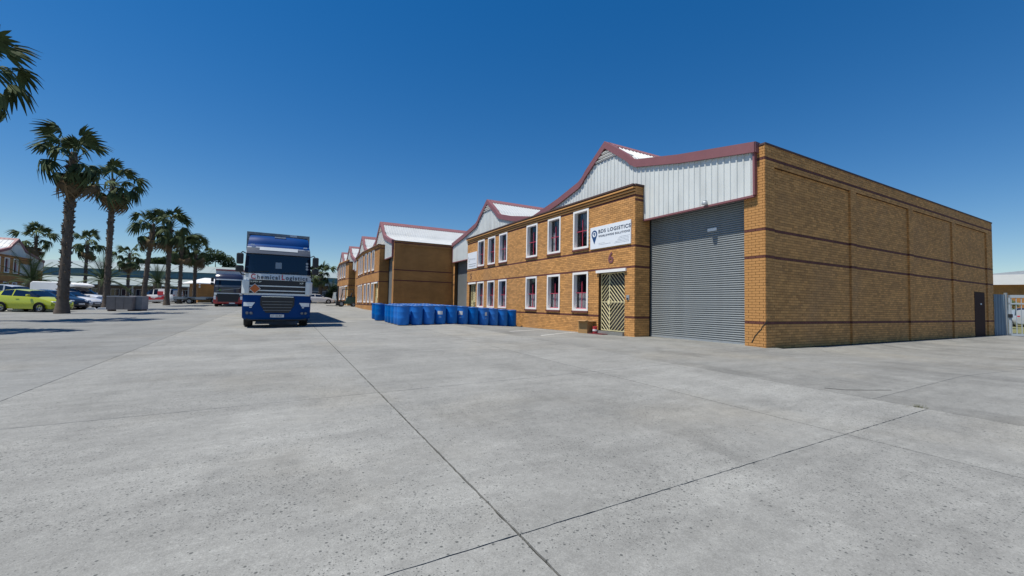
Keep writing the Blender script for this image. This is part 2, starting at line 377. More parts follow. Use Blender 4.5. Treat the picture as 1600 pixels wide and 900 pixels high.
# painted parking lines on the apron
mp = mat('worn_white_paint', (.6, .6, .56), .8, var=.3, scale=9)
for (a, b_) in (((8.6, 13.2), (11.9, 15.4)), ((8.4, 15.3), (11.7, 17.5))):
    q = MB(); a = Vector(a); b_ = Vector(b_); d = (b_-a).normalized(); nn = Vector((-d.y, d.x))*.035
    rows = []
    for k in range(9):
        p = a.lerp(b_, k/8); rows.append([Vector((*(p-nn), G(*(p-nn))+.004)), Vector((*(p+nn), G(*(p+nn))+.004))])
    q.grid(rows); q.build('painted_line', mp, yard)
# crack and small weeds at the slab corner
ck = MB(); pts = [(7.8, 3.5), (7.95, 3.27), (8.25, 3.1), (8.6, 2.92)]
for a, b_ in zip(pts[:-1], pts[1:]):
    ck.bar((*a, G(*a)+.001), (*b_, G(*b_)+.001), .018, .006)
ck.build('crack', m_joint, yard)
wd = MB(); rr = random.Random(3)
for k in range(70):
    a = rr.uniform(0, 6.28); r_ = abs(rr.gauss(0, .06)); x, y = 7.6+r_*math.cos(a), 2.3+r_*math.sin(a); z = G(x, y); h = rr.uniform(.02, .06)
    dx, dy = rr.uniform(-.05, .05), rr.uniform(-.05, .05)
    wd.add([(x-.004, y, z), (x+.004, y, z), (x+dx, y+dy, z+h)], [(0, 1, 2)])
tag(wd.build('weeds', m_grassf, fix=False), 'small dry weed tuft growing at the corner joint of the concrete slabs', 'weeds', kind='stuff')

# ------------------------------------------------------------------ brick laying
CH = .085
def lay(mb, org, ud, nd, u0, u1, z0, z1, holes=(), bands=(), proud=.012, off=0., blen=.232, single=None, k0=None):
    """bricks as real boxes over the rectangle u0..u1 x z0..z1 of a wall, skipping holes (ua,ub,za,zb)"""
    org = Vector(org); ud = Vector(ud); nd = Vector(nd); zd = Vector((0, 0, 1))
    ks = range(int(math.floor(z0/CH)), int(math.ceil(z1/CH)))
    for k in ks:
        za, zb = max(k*CH+.005, z0), min(k*CH+.08, z1)
        if zb-za < .02: continue
        iv = [(u0, u1)]; zc = (za+zb)/2
        for (a, b, c, d) in holes:
            if c < zc < d:
                nv = []
                for p, q in iv:
                    if b <= p or a >= q: nv.append((p, q)); continue
                    if a > p: nv.append((p, a))
                    if b < q: nv.append((b, q))
                iv = nv
        m = 1 if k in bands else 0
        o = (k % 2)*blen/2+off
        for p, q in iv:
            i = math.floor((p-o)/blen)
            while o+i*blen < q:
                a, b = max(o+i*blen+.005, p), min(o+(i+1)*blen-.005, q); i += 1
                if b-a < .03: continue
                pr = proud+random.uniform(-.0025, .0025)
                A = [org+ud*x+zd*z for x, z in ((a, za), (b, za), (b, zb), (a, zb))]
                vs = A+[p_+nd*pr for p_ in A]
                F = [(4, 5, 6, 7), (0, 1, 5, 4), (1, 2, 6, 5), (2, 3, 7, 6), (3, 0, 4, 7)]
                if single: single(vs, F, m)
                else: mb.add(vs, F, m)

def wall_face(mb, org, ud, u0, u1, z0, z1, holes, m=0, nd=None, reveal=.0):
    """flat wall face with rectangular holes, decomposed on their edges, plus the hole reveals"""
    us = sorted({u0, u1, *[h[0] for h in holes], *[h[1] for h in holes]}); zs = sorted({z0, z1, *[h[2] for h in holes], *[h[3] for h in holes]})
    us = [u for u in us if u0 <= u <= u1]; zs = [z for z in zs if z0 <= z <= z1]
    org = Vector(org); ud = Vector(ud)
    P = lambda u, z: org+ud*u+Vector((0, 0, z))
    for a, b in zip(us[:-1], us[1:]):
        for c, d in zip(zs[:-1], zs[1:]):
            uc, zc = (a+b)/2, (c+d)/2
            if any(h[0] < uc < h[1] and h[2] < zc < h[3] for h in holes): continue
            mb.add([P(a, c), P(b, c), P(b, d), P(a, d)], [(0, 1, 2, 3)], m)
    if reveal and nd:
        back = -Vector(nd)*reveal
        for (a, b, c, d) in holes:
            q = [P(a, c), P(b, c), P(b, d), P(a, d)]
            for i in range(4):
                A, B = q[i], q[(i+1) % 4]; mb.add([A, B, B+back, A+back], [(0, 1, 2, 3)], m)

# ------------------------------------------------------------------ building
IBR = [(0, 0), (.08, 0), (.096, .03), (.132, .03), (.148, 0), (.228, 0)]
def corr(s0, s1, prof=IBR, pitch=.228):
    out = []; s = s0
    while s < s1:
        for a, h in prof[:-1]:
            if s+a < s1: out.append((s+a, h))
        s += pitch
    out.append((s1, 0)); return out

def window(par, O, U, N, uc, z0, z1, wd=1.13, curtain=0, lod=0):
    """white surround, red bars, glass and what stands behind; O origin on wall face, U along, N outward"""
    O = Vector(O); U = Vector(U); N = Vector(N); Z = Vector((0, 0, 1))
    mt = Matrix((U, -N, Z)).transposed()   # local x along wall, y inward
    fr = .098; a, b = -wd/2, wd/2; h = z1-z0
    def box(mb, x0, x1, y0, y1, za, zb, m=0):
        mb.obox(O+U*(uc+(x0+x1)/2)-N*((y0+y1)/2)+Z*(z0+(za+zb)/2), (x1-x0, y1-y0, zb-za), mt, m)
    s = MB()
    box(s, a, a+fr, -.03, .2, 0, h); box(s, b-fr, b, -.03, .2, 0, h); box(s, a+fr, b-fr, -.03, .2, 0, fr); box(s, a+fr, b-fr, -.03, .2, h-fr, h)
    win = s.build('window', m_surr, par, bevel=0)
    p = MB(); box(p, a+fr, b-fr, .165, .172, fr, h-fr); p.build('pane', m_glass, win)
    k = MB(); t = .035
    for x in (a+fr+t/2+.05, .05): box(k, x-t/2, x+t/2, .13, .16, fr, h-fr if x < 0 else h-fr-.32)
    for z in (fr+t/2, h*.47): box(k, a+fr, b-fr, .128, .158, z-t/2, z+t/2)
    k.build('window_bars', m_redbar, win)
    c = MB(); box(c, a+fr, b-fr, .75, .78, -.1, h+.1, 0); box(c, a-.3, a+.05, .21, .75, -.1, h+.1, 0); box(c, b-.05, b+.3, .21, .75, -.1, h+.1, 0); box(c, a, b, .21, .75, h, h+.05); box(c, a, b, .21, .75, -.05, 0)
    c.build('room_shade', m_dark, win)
    if curtain:
        q = MB(); n = 7; x0, x1, zt = [(a+fr, a+fr+.3, h-fr), (b-fr-.28, b-fr, h*.62), (a+fr, b-fr, h*.47), (a+fr+.1, a+fr+.36, h*.4)][curtain-1]
        rows = [[O+U*(uc+lerp(x0, x1, i/n))-N*(.26+(.03 if i % 2 else 0))+Z*(z0+z) for i in range(n+1)] for z in (fr, zt)]
        q.grid(rows); q.build('curtain', m_curt, win)
    return win

def building(name, label, cat, loc, rz, sp):
    T = thing(name, label, cat, loc, rz, sp.get('group'))
    W, D, zt = sp['W'], sp['D'], sp['zt']; det = sp.get('bricks', 0); zb = sp.get('zb', -.4)
    bands = {8, 32, 42, 68, 66}
    BR = [m_brick, m_brickred]
    bz = [k*CH for k in (8, 32, 42, 68)]
    wm = m_mortar if det else m_brickfar
    # ---- side walls (local -y and +y), with pilasters and a proud head
    pil = sp['pil']; pr = .065
    for side in (0, 1):
        if side and sp.get('noleft'): continue
        y = 0 if side == 0 else W; sg = -1 if side == 0 else 1
        b = MB()
        lo = min(y, y-sg*.23); hi = max(y, y-sg*.23)
        b.box(.006, D, lo, hi, zb, zt-.06)
        for (a, c) in pil: b.box(a+.004, c, min(y, y+sg*pr), max(y, y+sg*pr), zb, 66*CH)
        b.box(.004, D, min(y, y+sg*pr), max(y, y+sg*pr), 66*CH, zt-.06)
        b.build('side_wall', wm, T)
        c = MB(); c.box(-.01, D+.03, lo-.0-(pr+.03 if side == 0 else 0), hi+(pr+.03 if side else 0), zt-.06, zt)
        c.build('wall_coping', m_cop, T)
        if det and side == 0:
            f = MB(); edges = [0]+[e for pq in pil for e in pq]+[D]
            for (a, q) in pil:
                lay(f, (0, -pr, 0), (1, 0, 0), (0, -1, 0), a, q, zb, 66*CH, bands=bands-{66, 68})
                lay(f, (q, 0, 0), (0, -1, 0), (1, 0, 0), 0, pr, zb, 66*CH, bands=bands-{66, 68}, blen=.24)
                if a > .01: lay(f, (a, 0, 0), (0, -1, 0), (-1, 0, 0), 0, pr, zb, 66*CH, bands=bands-{66, 68}, blen=.24)
            gaps = [(pil[i][1], pil[i+1][0]) for i in range(len(pil)-1)]
            for a, q in gaps: lay(f, (0, 0, 0), (1, 0, 0), (0, -1, 0), a, q, zb, 66*CH, bands=bands-{66, 68}, holes=sp.get('sideholes', ()))
            lay(f, (0, -pr, 0), (1, 0, 0), (0, -1, 0), 0, D, 66*CH, zt-.06, bands={68})
            f.build('brickwork', BR, T, kind='stuff', fix=False)
        elif side == 0:
            f = MB()
            for k in (8, 32, 42, 68):
                for a, q in [(pil[i][1], pil[i+1][0]) for i in range(len(pil)-1)]:
                    pp = pr if k == 68 else 0
                    f.box(a, q, -.012-pp, -.0-pp+.01, k*CH, (k+1)*CH)
                for a, q in pil: f.box(a-.008, q+.008, -pr-.012, .0, k*CH, (k+1)*CH)
            f.build('brick_band', m_brickred, T)
    b = MB(); b.box(D-.25, D-.003, .24, W-.24, zb, zt-.1); b.build('back_wall', wm, T)
    # ---- end pilasters on the front, beside the doors
    for (s0, s1) in sp['fpil']:
        b = MB(); b.box(.008, .34, s0+.003, s1, zb, zt-.07); b.build('front_pilaster', wm, T)
        if det and s0 < 1:
            def one(vs, F, m):
                me = bpy.data.meshes.new('brick'); o = Vector(vs[0]); me.from_pydata([Vector(v)-o for v in vs], [], F)
                me.materials.append(BR[m]); inst('brick', me, T, o)
            lay(None, (0, s0-pr, 0), (0, 1, 0), (-1, 0, 0), 0, s1-s0+pr, -.17, zt-.07, bands=bands-{66}, single=one, off=.06)
            g = MB(); lay(g, (0, s1, 0), (1, 0, 0), (0, 1, 0), 0, .3, -.2, 4.9, bands=bands-{66, 68}, blen=.3); g.build('brickwork', BR, T, kind='stuff', fix=False)
        elif det: 
            g = MB(); lay(g, (0, s0, 0), (0, 1, 0), (-1, 0, 0), 0, s1-s0, -.2, zt-.1, bands=bands-{66}); g.build('brickwork', BR, T, kind='stuff', fix=False)
    # ---- roller doors
    for (s0, s1) in sp['rollers']:
        b = MB(); zd = sp.get('zdoor', -.05)
        b.box(.36, .4, s0-.05, s1+.05, zd-.3, 5.2); b.box(.2, .36, s0, s1, 4.8, 5.2)
        dr = b.build('roller_door', m_grey, T)
        n = int((4.8-zd)/.075); prof = [(0, 0), (-.02, .004), (-.034, .02), (-.036, .036), (-.026, .054), (-.006, .066), (0, .075)]
        sl = MB(); sl.grid([[(x, yy, z) for yy in (s0, s1)] for x, z in prof]); me = sl.mesh('slat', m_slat, fix=False)
        me.polygons.foreach_set('use_smooth', [True]*len(me.polygons))
        if det and s0 < 10:
            for k in range(n): inst('slat', me, dr, (.33+random.uniform(-.002, .002), 0, zd+.09+k*.075))
        else:
            al = MB()
            for k in range(n): al.grid([[(x+.33, yy, z+zd+.09+k*.075) for yy in (s0, s1)] for x, z in prof])
            al.build('slats', m_slat, dr, kind='stuff', fix=False)
        b = MB(); b.box(.29, .35, s0, s1, zd, zd+.085); b.build('bottom_rail', m_grey, dr)
        b = MB()
        for e in ((s0, s0+.05), (s1-.05, s1)): b.box(.25, .345, e[0], e[1], zd, 4.8)
        b.build('guide_rail', m_black, dr)
    # ---- office block: two wall facets meeting at a slight bend
    for of in sp['offices']:
        s0, s1, sb, d0, db, d1 = of['s0'], of['s1'], of['sb'], of['d0'], of['db'], of['d1']
        ztop = of['z']; offw = MB(); cor = MB(); cop = MB(); fb = MB(); bb = MB()
        for (p, q, dp, dq, right) in ((s0, sb, d0, db, True), (sb, s1, db, d1, False)):
            U = Vector((dq-dp, q-p, 0)); Ln = U.length; U.normalize(); N = Vector((-U.y, U.x, 0)); O = Vector((dp, p, 0))
            holes = []; ww = of.get('ww', 1.13)
            wins = [x for x in of['wins'] if p < x < q]; doors = [x for x in of['doors'] if p < x[0] < q]
            for x in wins:
                u = (x-p)/(q-p)*Ln
                holes += [(u-ww/2, u+ww/2, 3.83, 5.68), (u-ww/2, u+ww/2, .92, 2.73)]
            for (x, dw) in doors:
                u = (x-p)/(q-p)*Ln; holes.append((u-dw/2, u+dw/2, of.get('zdo', .08), 2.62))
            wall_face(offw, O, U, 0, Ln, zb, ztop, holes, 0, N, .22)
            if det: lay(fb, O, U, N, 0.005 if not right else -.0, Ln-.005, zb if zb > -.2 else -.2, 5.7, holes=holes, bands=bands-{68})
            else:
                for k in (8, 32, 42, 66):
                    for (a, c) in [(0, Ln)]:
                        segs = [(a, c)]
                        for h in holes:
                            if h[2] < k*CH+.04 < h[3]: segs = [z for (e, f_) in segs for z in (((e, h[0]), (h[1], f_)) if e < h[0] and f_ > h[1] else ((e, f_),))]
                        for e, f_ in segs:
                            bb.obox(O+U*(e+f_)/2+N*.004+Vector((0, 0, k*CH+.042)), (f_-e, .02, .075), Matrix((U, N, Vector((0, 0, 1)))).transposed())
            # corbelled head
            for i in range(3):
                z = 5.7+i*.112; e = .035+.045*i
                cor.obox(O+U*Ln/2+N*(e/2-.04)+Vector((0, 0, z+.04)), (Ln+(.02 if det else 0), e+.1, .066), Matrix((U, N, Vector((0, 0, 1)))).transposed())
            cop.obox(O+U*Ln/2+N*.0+Vector((0, 0, ztop+.03)), (Ln+.04, .32, .07), Matrix((U, N, Vector((0, 0, 1)))).transposed())
            for i, x in enumerate(wins):
                u = (x-p)/(q-p)*Ln; cs = of.get('curt', {})
                window(T, O, U, N, u, 3.83, 5.68, ww, cs.get((i, 1, right), 0)); window(T, O, U, N, u, .92, 2.73, ww, cs.get((i, 0, right), 0))
                for z in (3.74, .835):
                    sl = MB(); sl.obox(O+U*u+N*.025+Vector((0, 0, z+.04)), (ww+.06, .09, .08), Matrix((U, N, Vector((0, 0, 1)))).transposed()); sl.build('window_sill', m_brickred, T)
            for (x, dw) in doors:
                u = (x-p)/(q-p)*Ln; z0, z1 = of.get('zdo', .08), 2.62; MT = Matrix((U, -N, Vector((0, 0, 1)))).transposed()
                b = MB(); b.obox(O+U*u-N*.3+Vector((0, 0, (z0+z1)/2)), (dw+.3, .05, z1-z0+.2), MT); dd = b.build('door', m_dark if det else m_cop, T)
                def PP(x_, z_, y_): return O+U*(u+x_)-N*y_+Vector((0, 0, z_))
                # security gate of chevron bars
                g = MB(); hw = dw/2-.02; tt = .035
                gp = .16 if det else .1; px_ = hw*.34
                for a, c in (((-hw, z0+.02), (-hw, z1-.03)), ((hw, z0+.02), (hw, z1-.03)), ((-hw, z0+.03), (hw, z0+.03)), ((-hw, z1-.04), (hw, z1-.04)), ((px_, z0), (px_, z1-.03)), ((-hw, 1.34), (hw, 1.34))):
                    g.bar(PP(*a, gp), PP(*c, gp), tt, tt)
                gt = g.build('security_gate', m_cream, T)
                st = .185; bars = []
                zm = 1.34
                for (xa, xb) in ((-hw, px_), (px_, hw)):
                    wL = abs(xb-xa)
                    for (za, zb_, up_) in ((zm, z1-.04, 1), (z0+.03, zm, -1)):
                        # near the post the bars are highest (upper) / lowest (lower)
                        hgt = zb_-za; k = -wL/1. ; c0 = -wL
                        while c0 < hgt+wL:
                            # line: z rises with distance t from the post downward
                            pts = []
                            # t: distance from post (0..wL); height h = c0 + (wL - t)  (45 deg) for up_, mirrored below
                            t0, t1 = 0., wL; f_ = lambda t: c0+(wL-t)
                            lo_t = max(0., c0+wL-hgt); hi_t = min(wL, c0+wL)
                            if hi_t-lo_t > .05:
                                for t in (lo_t, hi_t):
                                    h_ = f_(t); z = za+h_ if up_ == 1 else zb_-h_
                                    xx = px_-t if xb <= px_+1e-6 else px_+t
                                    pts.append(PP(xx, z, gp))
                                bars.append(pts)
                            c0 += st
                if det:
                    for a, c in bars:
                        q_ = MB(); q_.bar(a, c, .03, .02); q_.build('bar', m_cream, gt)
                    q_ = MB(); q_.obox(PP(px_+.0, 1.34, gp-.03), (.12, .05, .16), MT); q_.build('lock_box', m_cream, gt)
                else:
                    q_ = MB()
                    for a, c in bars: q_.bar(a, c, .03, .02)
                    q_.build('bars', m_cream, gt, kind='stuff')
                q_ = MB(); q_.obox(O+U*u+N*.04+Vector((0, 0, 2.67)), (dw+.22, .1, .12), MT); q_.build('door_lintel', m_surr, T)
                if det:
                    q_ = MB(); q_.obox(O+U*u-N*.05+Vector((0, 0, -.02)), (dw, .34, .2), MT); q_.build('door_step', m_slab2, T)
        # return walls
        for (s, dd, sg) in ((s0, d0, -1), (s1, d1, 1)):
            offw.add([(dd, s, zb), (.4, s, zb), (.4, s, ztop), (dd, s, ztop)], [(0, 1, 2, 3)])
            if det and sg < 0: lay(fb, (dd, s, 0), (1, 0, 0), (0, -1, 0), -.0, .4-dd, -.2, ztop-.02, bands=(bands-{68})|{64})
            elif sg < 0:
                for k in (8, 32, 42, 66): bb.box(dd-.002, .35, s-.012, s+.005, k*CH, (k+1)*CH)
            cop.obox(((dd+.4)/2, s, ztop+.03), (abs(.4-dd)+.1, .16, .069), Matrix.Identity(3))
        offw.add([(d0, s0, ztop), (db, sb, ztop), (d1, s1, ztop), (.4, s1, ztop), (.4, s0, ztop)], [(0, 1, 2, 3, 4)])
        offw.build('office_wall', wm, T)
        cor.build('corbel_course', m_brick, T); cop.build('office_coping', m_cop, T)
        if det: fb.build('brickwork', BR, T, kind='stuff', fix=False)
        else: bb.build('brick_band', m_brickred, T)
    # ---- gable profile, cladding, fascia, roof
    ze = zt-.0; H = sp['peakz']; kz = sp.get('kz', ze+1.05); hw = sp.get('hw', 1.6)
    prof = []
    for i, pk in enumerate(sp['peaks']):
        l = 0 if i == 0 else (sp['peaks'][i-1]+pk)/2; r_ = W if i == len(sp['peaks'])-1 else (sp['peaks'][i+1]+pk)/2
        if i == 0: prof.append((l+.12, ze+.02))
        else: prof[-1] = (l, ze+.02)
        prof += [(lerp(l, pk-hw, .55), lerp(ze, kz, .46)), (pk-hw-.3, kz-.13), (pk-hw, kz+.05), (pk-hw+.22, kz+.28), (pk, H), (pk+hw-.22, kz+.28), (pk+hw, kz+.05), (pk+hw+.3, kz-.13), (lerp(r_, pk+hw, .55), lerp(ze, kz, .46)), (r_, ze+.02)]
    prof[-1] = (W-.12, ze+.02)
    def PZ(s):
        for (a, za), (b, zb2) in zip(prof[:-1], prof[1:]):
            if a <= s <= b: return lerp(za, zb2, (s-a)/(b-a) if b > a else 0)
        return ze
    lz = sp.get('cladz', 4.7)
    c = MB(); x0 = -.1
    cs = corr(.2, W-.2)
    louv = {}
    rows = [[], []]
    for s, h in cs:
        ztop_ = PZ(s)-.12
        for pk in sp['peaks']:
            if abs(s-pk) < hw: ztop_ = min(ztop_, kz+.42)
        rows[0].append((x0-h, s, lz)); rows[1].append((x0-h, s, ztop_))
    c.grid(rows); c.build('wall_cladding', m_clad, T, fix=False)
    t = MB(); t.box(x0-.035, x0+.1, .2, W-.2, lz-.06, lz+.004); t.box(x0-.05, x0+.1, .16, .225, lz, ze-.02); t.box(x0-.05, x0+.1, W-.225, W-.16, lz, ze-.02); t.build('cladding_trim', m_mauve, T)
    f = MB(); fd = .33
    for (a, za), (b, zb2) in zip(prof[:-1], prof[1:]):
        f.add([(-.2, a, za+.03), (-.2, b, zb2+.03), (-.2, b, zb2+.03-fd), (-.2, a, za+.03-fd), (.05, a, za+.03), (.05, b, zb2+.03), (-.12, b, zb2+.03-fd), (-.12, a, za+.03-fd)],
              [(0, 1, 2, 3), (0, 4, 5, 1), (3, 2, 6, 7)])
    for s_, z_ in (prof[0], prof[-1]):
        f.box(-.2, .05, s_-.02, s_+.02, z_-fd+.03, z_+.03)
    f.build('barge_fascia', m_mauve, T, fix=False)
    for pk in sp['peaks']:
        zz = kz+.46; 
        while zz < H-.45:
            hwid = (H-.2-zz)/(H-kz)*hw*1.0
            q = MB(); q.obox((x0-.03, pk, zz+.04), (.1, hwid*2, .022), Matrix.Rotation(R(35), 3, 'Y')); q.build('louvre_slat', m_white, T); zz += .15
        q = MB(); q.prism([(pk-hw, kz+.2), (pk, H-.1), (pk+hw, kz+.2)], x0+.1, x0+.14, 'x'); q.build('louvre_backing', m_grey, T)
    # roof: corrugated sheets down the slope
    rf = MB(); pit = sp.get('rpitch', .228); xs_ = corr(.06, D-.3, [(0, 0), (.08*pit/.228, 0), (.1*pit/.228, .032), (.13*pit/.228, .032), (.15*pit/.228, 0), (pit, 0)], pit)
    rows = []
    for (s, z) in prof: rows.append([(x, s, z-.03+h) for x, h in xs_])
    rf.grid(rows); rfo = rf.build('roof', m_roofw, T, fix=False)
    for (i, xa, xb) in sp.get('skylights', ()):
        pk = sp['peaks'][i]; q = MB(); xx = [(x, h) for x, h in xs_ if xa <= x <= xb]
        pr_ = [p for p in prof if pk-hw-4 <= p[0] <= pk+.01]
        q.grid([[(x, s, z-.02+h) for x, h in xx] for s, z in pr_]); q.build('rooflight', m_roofy, rfo, fix=False)
    for pk in sp['peaks']:
        r_ = MB(); dz = (H-kz-.28)/(hw-.22)
        # ridge cap with a notched lower edge over the ribs
        for sg in (-1, 1):
            rows = [[(x, pk, H+.04) for x, h in xs_], [(x, pk+sg*.3, H+.03-.3*dz+h*.6) for x, h in xs_], [(x, pk+sg*(.36 if h == 0 else .33), H+.0-(.36 if h == 0 else .33)*dz) for x, h in xs_]]
            r_.grid(rows)
        r_.build('ridge_cap', m_mauve, rfo, fix=False)
    return T

W1 = 26.5
B1 = building('warehouse_unit', 'nearest tan brick warehouse block with red banded side wall, grey roller door and white gables', 'warehouse', (12.9, 7.4, 0), 0, dict(
    W=W1, D=22.2, zt=6.3, bricks=1, zb=-.45, peakz=8.68, kz=7.4, hw=1.6,
    pil=[(0, .5), (5.5, 5.95), (10.75, 11.2), (15.95, 16.4), (21.2, 22.2)], sideholes=[(19.2, 20.9, .05, 2.27)],
    fpil=[(0, .58), (26.0, 26.5)], rollers=[(.58, 4.75), (21.85, 26.0)], zdoor=-.04, peaks=[7.03, 19.5], noleft=0, group='brick warehouse blocks',
    offices=[dict(s0=4.75, s1=21.8, sb=14.0, d0=-.56, db=-.72, d1=-.62, z=6.04, wins=[8.13, 10.28, 12.4, 15.85, 17.55, 19.25], doors=[(6.07, 1.58), (20.68, 1.2)],
        curt={(0, 0, True): 3, (0, 1, True): 0, (1, 1, True): 2, (1, 0, True): 3, (2, 0, True): 3, (2, 1, True): 4, (0, 0, False): 3, (1, 0, False): 3, (2, 0, False): 3, (2, 1, False): 1, (0, 1, False): 2})]))
q = MB(); q.box(19.22, 20.88, -.02, .08, -.1, 2.25); dd = q.build('side_door', mat('maroon_door', (.03, .009, .009), .7, spec=.15), B1)
q = MB(); q.box(20.1, 20.25, -.05, .0, 1.6, 1.68); q.build('door_sign', m_paper, dd)
# stepped crack in the corner pilaster
q = MB(); p0 = [(.44, .46), (.36, .46), (.34, .37), (.27, .37), (.25, .28), (.16, .28), (.15, .2)]
p0 = [(-.12, .8), (-.05, .68), (.02, .62), (.06, .52), (.14, .45), (.2, .36), (.26, .3), (.3, .2), (.36, .1)]
for a, b_ in zip(p0[:-1], p0[1:]): q.bar((-.014, a[0], a[1]), (-.014, b_[0], b_[1]), .012, .025)
q.build('crack', m_joint, B1)
q = MB(); q.box(.27, .3, 1.75, 2.1, 3.86, 3.96); q.build('pale_bar', m_white, B1)  # small pale bar in the upper part of the roller door

pil2 = [(0, .5), (5.5, 5.95), (10.75, 11.2), (16, 16.5)]
B2 = building('warehouse_unit', 'brick warehouse block behind the blue drums, its wide shaded side wall under a white roof', 'warehouse', (7.85, 33.9, .2), 0, dict(
    W=19.8, D=16.5, zt=6.0, zb=-.3, peakz=8.3, kz=6.95, hw=1.5, pil=pil2, fpil=[(0, .5), (19.3, 19.8)], rollers=[(.5, 2.9), (16.6, 19.2)], zdoor=.2,
    peaks=[5.0, 14.8], group='brick warehouse blocks', skylights=[(0, 9.2, 10.4), (0, 12.4, 13.4)],
    offices=[dict(s0=2.95, s1=16.5, sb=9.6, d0=-.55, db=-.75, d1=-.4, z=5.9, wins=[5.3, 6.9, 8.5, 10.7, 12.2, 13.7], doors=[(3.8, 1.1)], ww=.95)]))
B3 = building('warehouse_unit', 'farthest brick warehouse block of the right-hand row, behind the green forklift', 'warehouse', (7.95, 53.9, .5), 0, dict(
    W=19.0, D=16.5, zt=5.9, zb=-.4, peakz=8.1, kz=6.9, hw=1.5, pil=pil2, fpil=[(0, .3), (18.7, 19)], rollers=[(.3, 1.9), (16.2, 18.7)], zdoor=.2,
    peaks=[5.4, 13.4], group='brick warehouse blocks',
    offices=[dict(s0=1.95, s1=16.2, sb=8.6, d0=-.6, db=-.9, d1=-.3, z=5.7, wins=[4.6, 6.2, 7.8, 10, 11.6, 13.2], doors=[(3.0, 1.1)], ww=.95)]))
B4 = building('warehouse_unit', 'shaded brick warehouse block across the yard behind the parked cars', 'warehouse', (-29.9, 84.4, .1), math.pi, dict(
    W=26.5, D=20, zt=6.1, zb=-.4, peakz=8.4, kz=7.2, hw=1.6, pil=pil2, fpil=[(0, .58), (26.0, 26.5)], rollers=[(.6, 4.7), (21.8, 26)], zdoor=0,
    peaks=[7.0, 19.5], group='brick warehouse blocks', rpitch=.4,
    offices=[dict(s0=4.75, s1=21.8, sb=14.0, d0=-.56, db=-.72, d1=-.62, z=5.85, wins=[8.6, 10.6, 12.6, 15.8, 17.5, 19.2], doors=[(6.2, 1.4)])]))

# ---- signs and fittings on the near building (flush on the office wall, world coordinates)
def office_d(y): return 12.9-.56-(.16)*(y-12.15)/9.25
oy = 13.56; ux = Vector((-.16, 9.25, 0)).normalized(); nx = Vector((-ux.y, ux.x, 0))
def OW(y, z, off=.02): 
    return Vector((office_d(y), y, z))+nx*off
def sign(name, label, yc, wd, z0, z1, at=OW):
    T = thing(name, label, 'sign', at(yc, (z0+z1)/2, .03))
    return T
sg = sign('company_sign', 'white company sign with navy pin logo and BDS LOGISTICS lettering beside the upper window', 13.56, 2.5, 3.71, 4.7)
MT = Matrix((ux, -nx, Vector((0, 0, 1)))).transposed()
q = MB(); q.obox((0, 0, 0), (2.46, .05, .98), MT); q.build('board', m_signw, sg)
fr_ = lambda x, z: frame(-ux*x+nx*.027+Vector((0, 0, z)), -ux, (0, 0, 1))
def fit(o, w_):
    xs_ = [v.co for v in o.data.vertices]; return o
text('lettering', 'BDS LOGISTICS', .215, m_navyt, sg, fr_(-.7, .18), .002, xs=1.17, sp=1.14, bold=.006)
text('lettering', 'WORLDWIDE SOLUTIONS', .12, m_navyt, sg, fr_(-.69, .0), .002, xs=1.17, sp=1.16, bold=.004)
def pin(par, f, rad, cx, cz):
    q = MB(); n = 28; pts = []
    for k in range(n+1):
        a = R(-25+230*k/n); pts.append((cx+rad*math.cos(a), cz+rad*math.sin(a)))
    pts.append((cx, cz-rad*2.35))
    q.add([f(x, z, .0035) for x, z in pts], [tuple(range(len(pts)))]); q.build('pin_logo', m_navy, par, fix=False)
    q = MB(); pts = [(cx+rad*.62*math.cos(6.283*k/20), cz+rad*.62*math.sin(6.283*k/20)) for k in range(20)]
    q.add([f(x, z, .005) for x, z in pts], [tuple(range(20))]); q.build('pin_disc', m_signw, par, fix=False)
    q = MB(); af = [(-.35, .3), (-.1, .42), (.2, .4), (.42, .12), (.2, .02), (.16, -.3), (.02, -.45), (-.1, -.2), (-.12, .02), (-.38, .08)]
    q.add([f(cx+rad*.95*x, cz+rad*.95*z, .0065) for x, z in af], [tuple(range(len(af)))]); q.build('pin_emblem', m_navy, par, fix=False)
pin(sg, lambda x, z, o: -ux*x+nx*(.025+o)+Vector((0, 0, z)), .19, -.96, .16)
q = MB(); rr = random.Random(5)
for k, (x0, x1, z) in enumerate(((.62, 1.16, -.13), (.55, 1.16, -.19), (.5, 1.15, -.25), (.36, 1.14, -.31), (-.66, -.3, -.27), (-.66, .02, -.33), (.3, 1.12, -.37))):
    x = x0
    while x < x1:
        l = rr.uniform(.02, .07); q.obox(-ux*(x+l/2)+nx*.027+Vector((0, 0, z)), (l, .003, .016), MT); x += l+.018
q.build('small_print', m_greyp, sg)
sx = thing('unit_number', 'mauve number 6 fixed to the brick above the security gate', 'number', OW(13.45, 3.02, .02))
text('numeral', '6', .64, mat('mauve_numeral', (.19, .07, .075), .6), sx, frame(Vector((0, .2, .0)), -ux, (0, 0, 1)), .02, bold=.012)
ic = thing('intercom', 'small grey intercom box on the brick beside the security gate', 'intercom', OW(12.49, 1.42, .015))
q = MB(); q.obox((0, 0, .1), (.15, .06, .2), MT); q.build('housing', m_grey, ic, bevel=.01); q = MB(); q.obox(nx*.035+Vector((0, 0, .05)), (.08, .02, .06), MT); q.build('speaker_grille', m_black, ic)
fl = thing('floodlight', 'grey dome lamp on the lower edge of the white cladding above the roller door', 'lamp', (12.7, 9.27, 4.73))
q = MB(); q.lathe([(.1, 0), (.098, .05), (.08, .09), (.04, .12), (0, .125)], 16); q.build('housing', m_grey, fl, smooth=True)
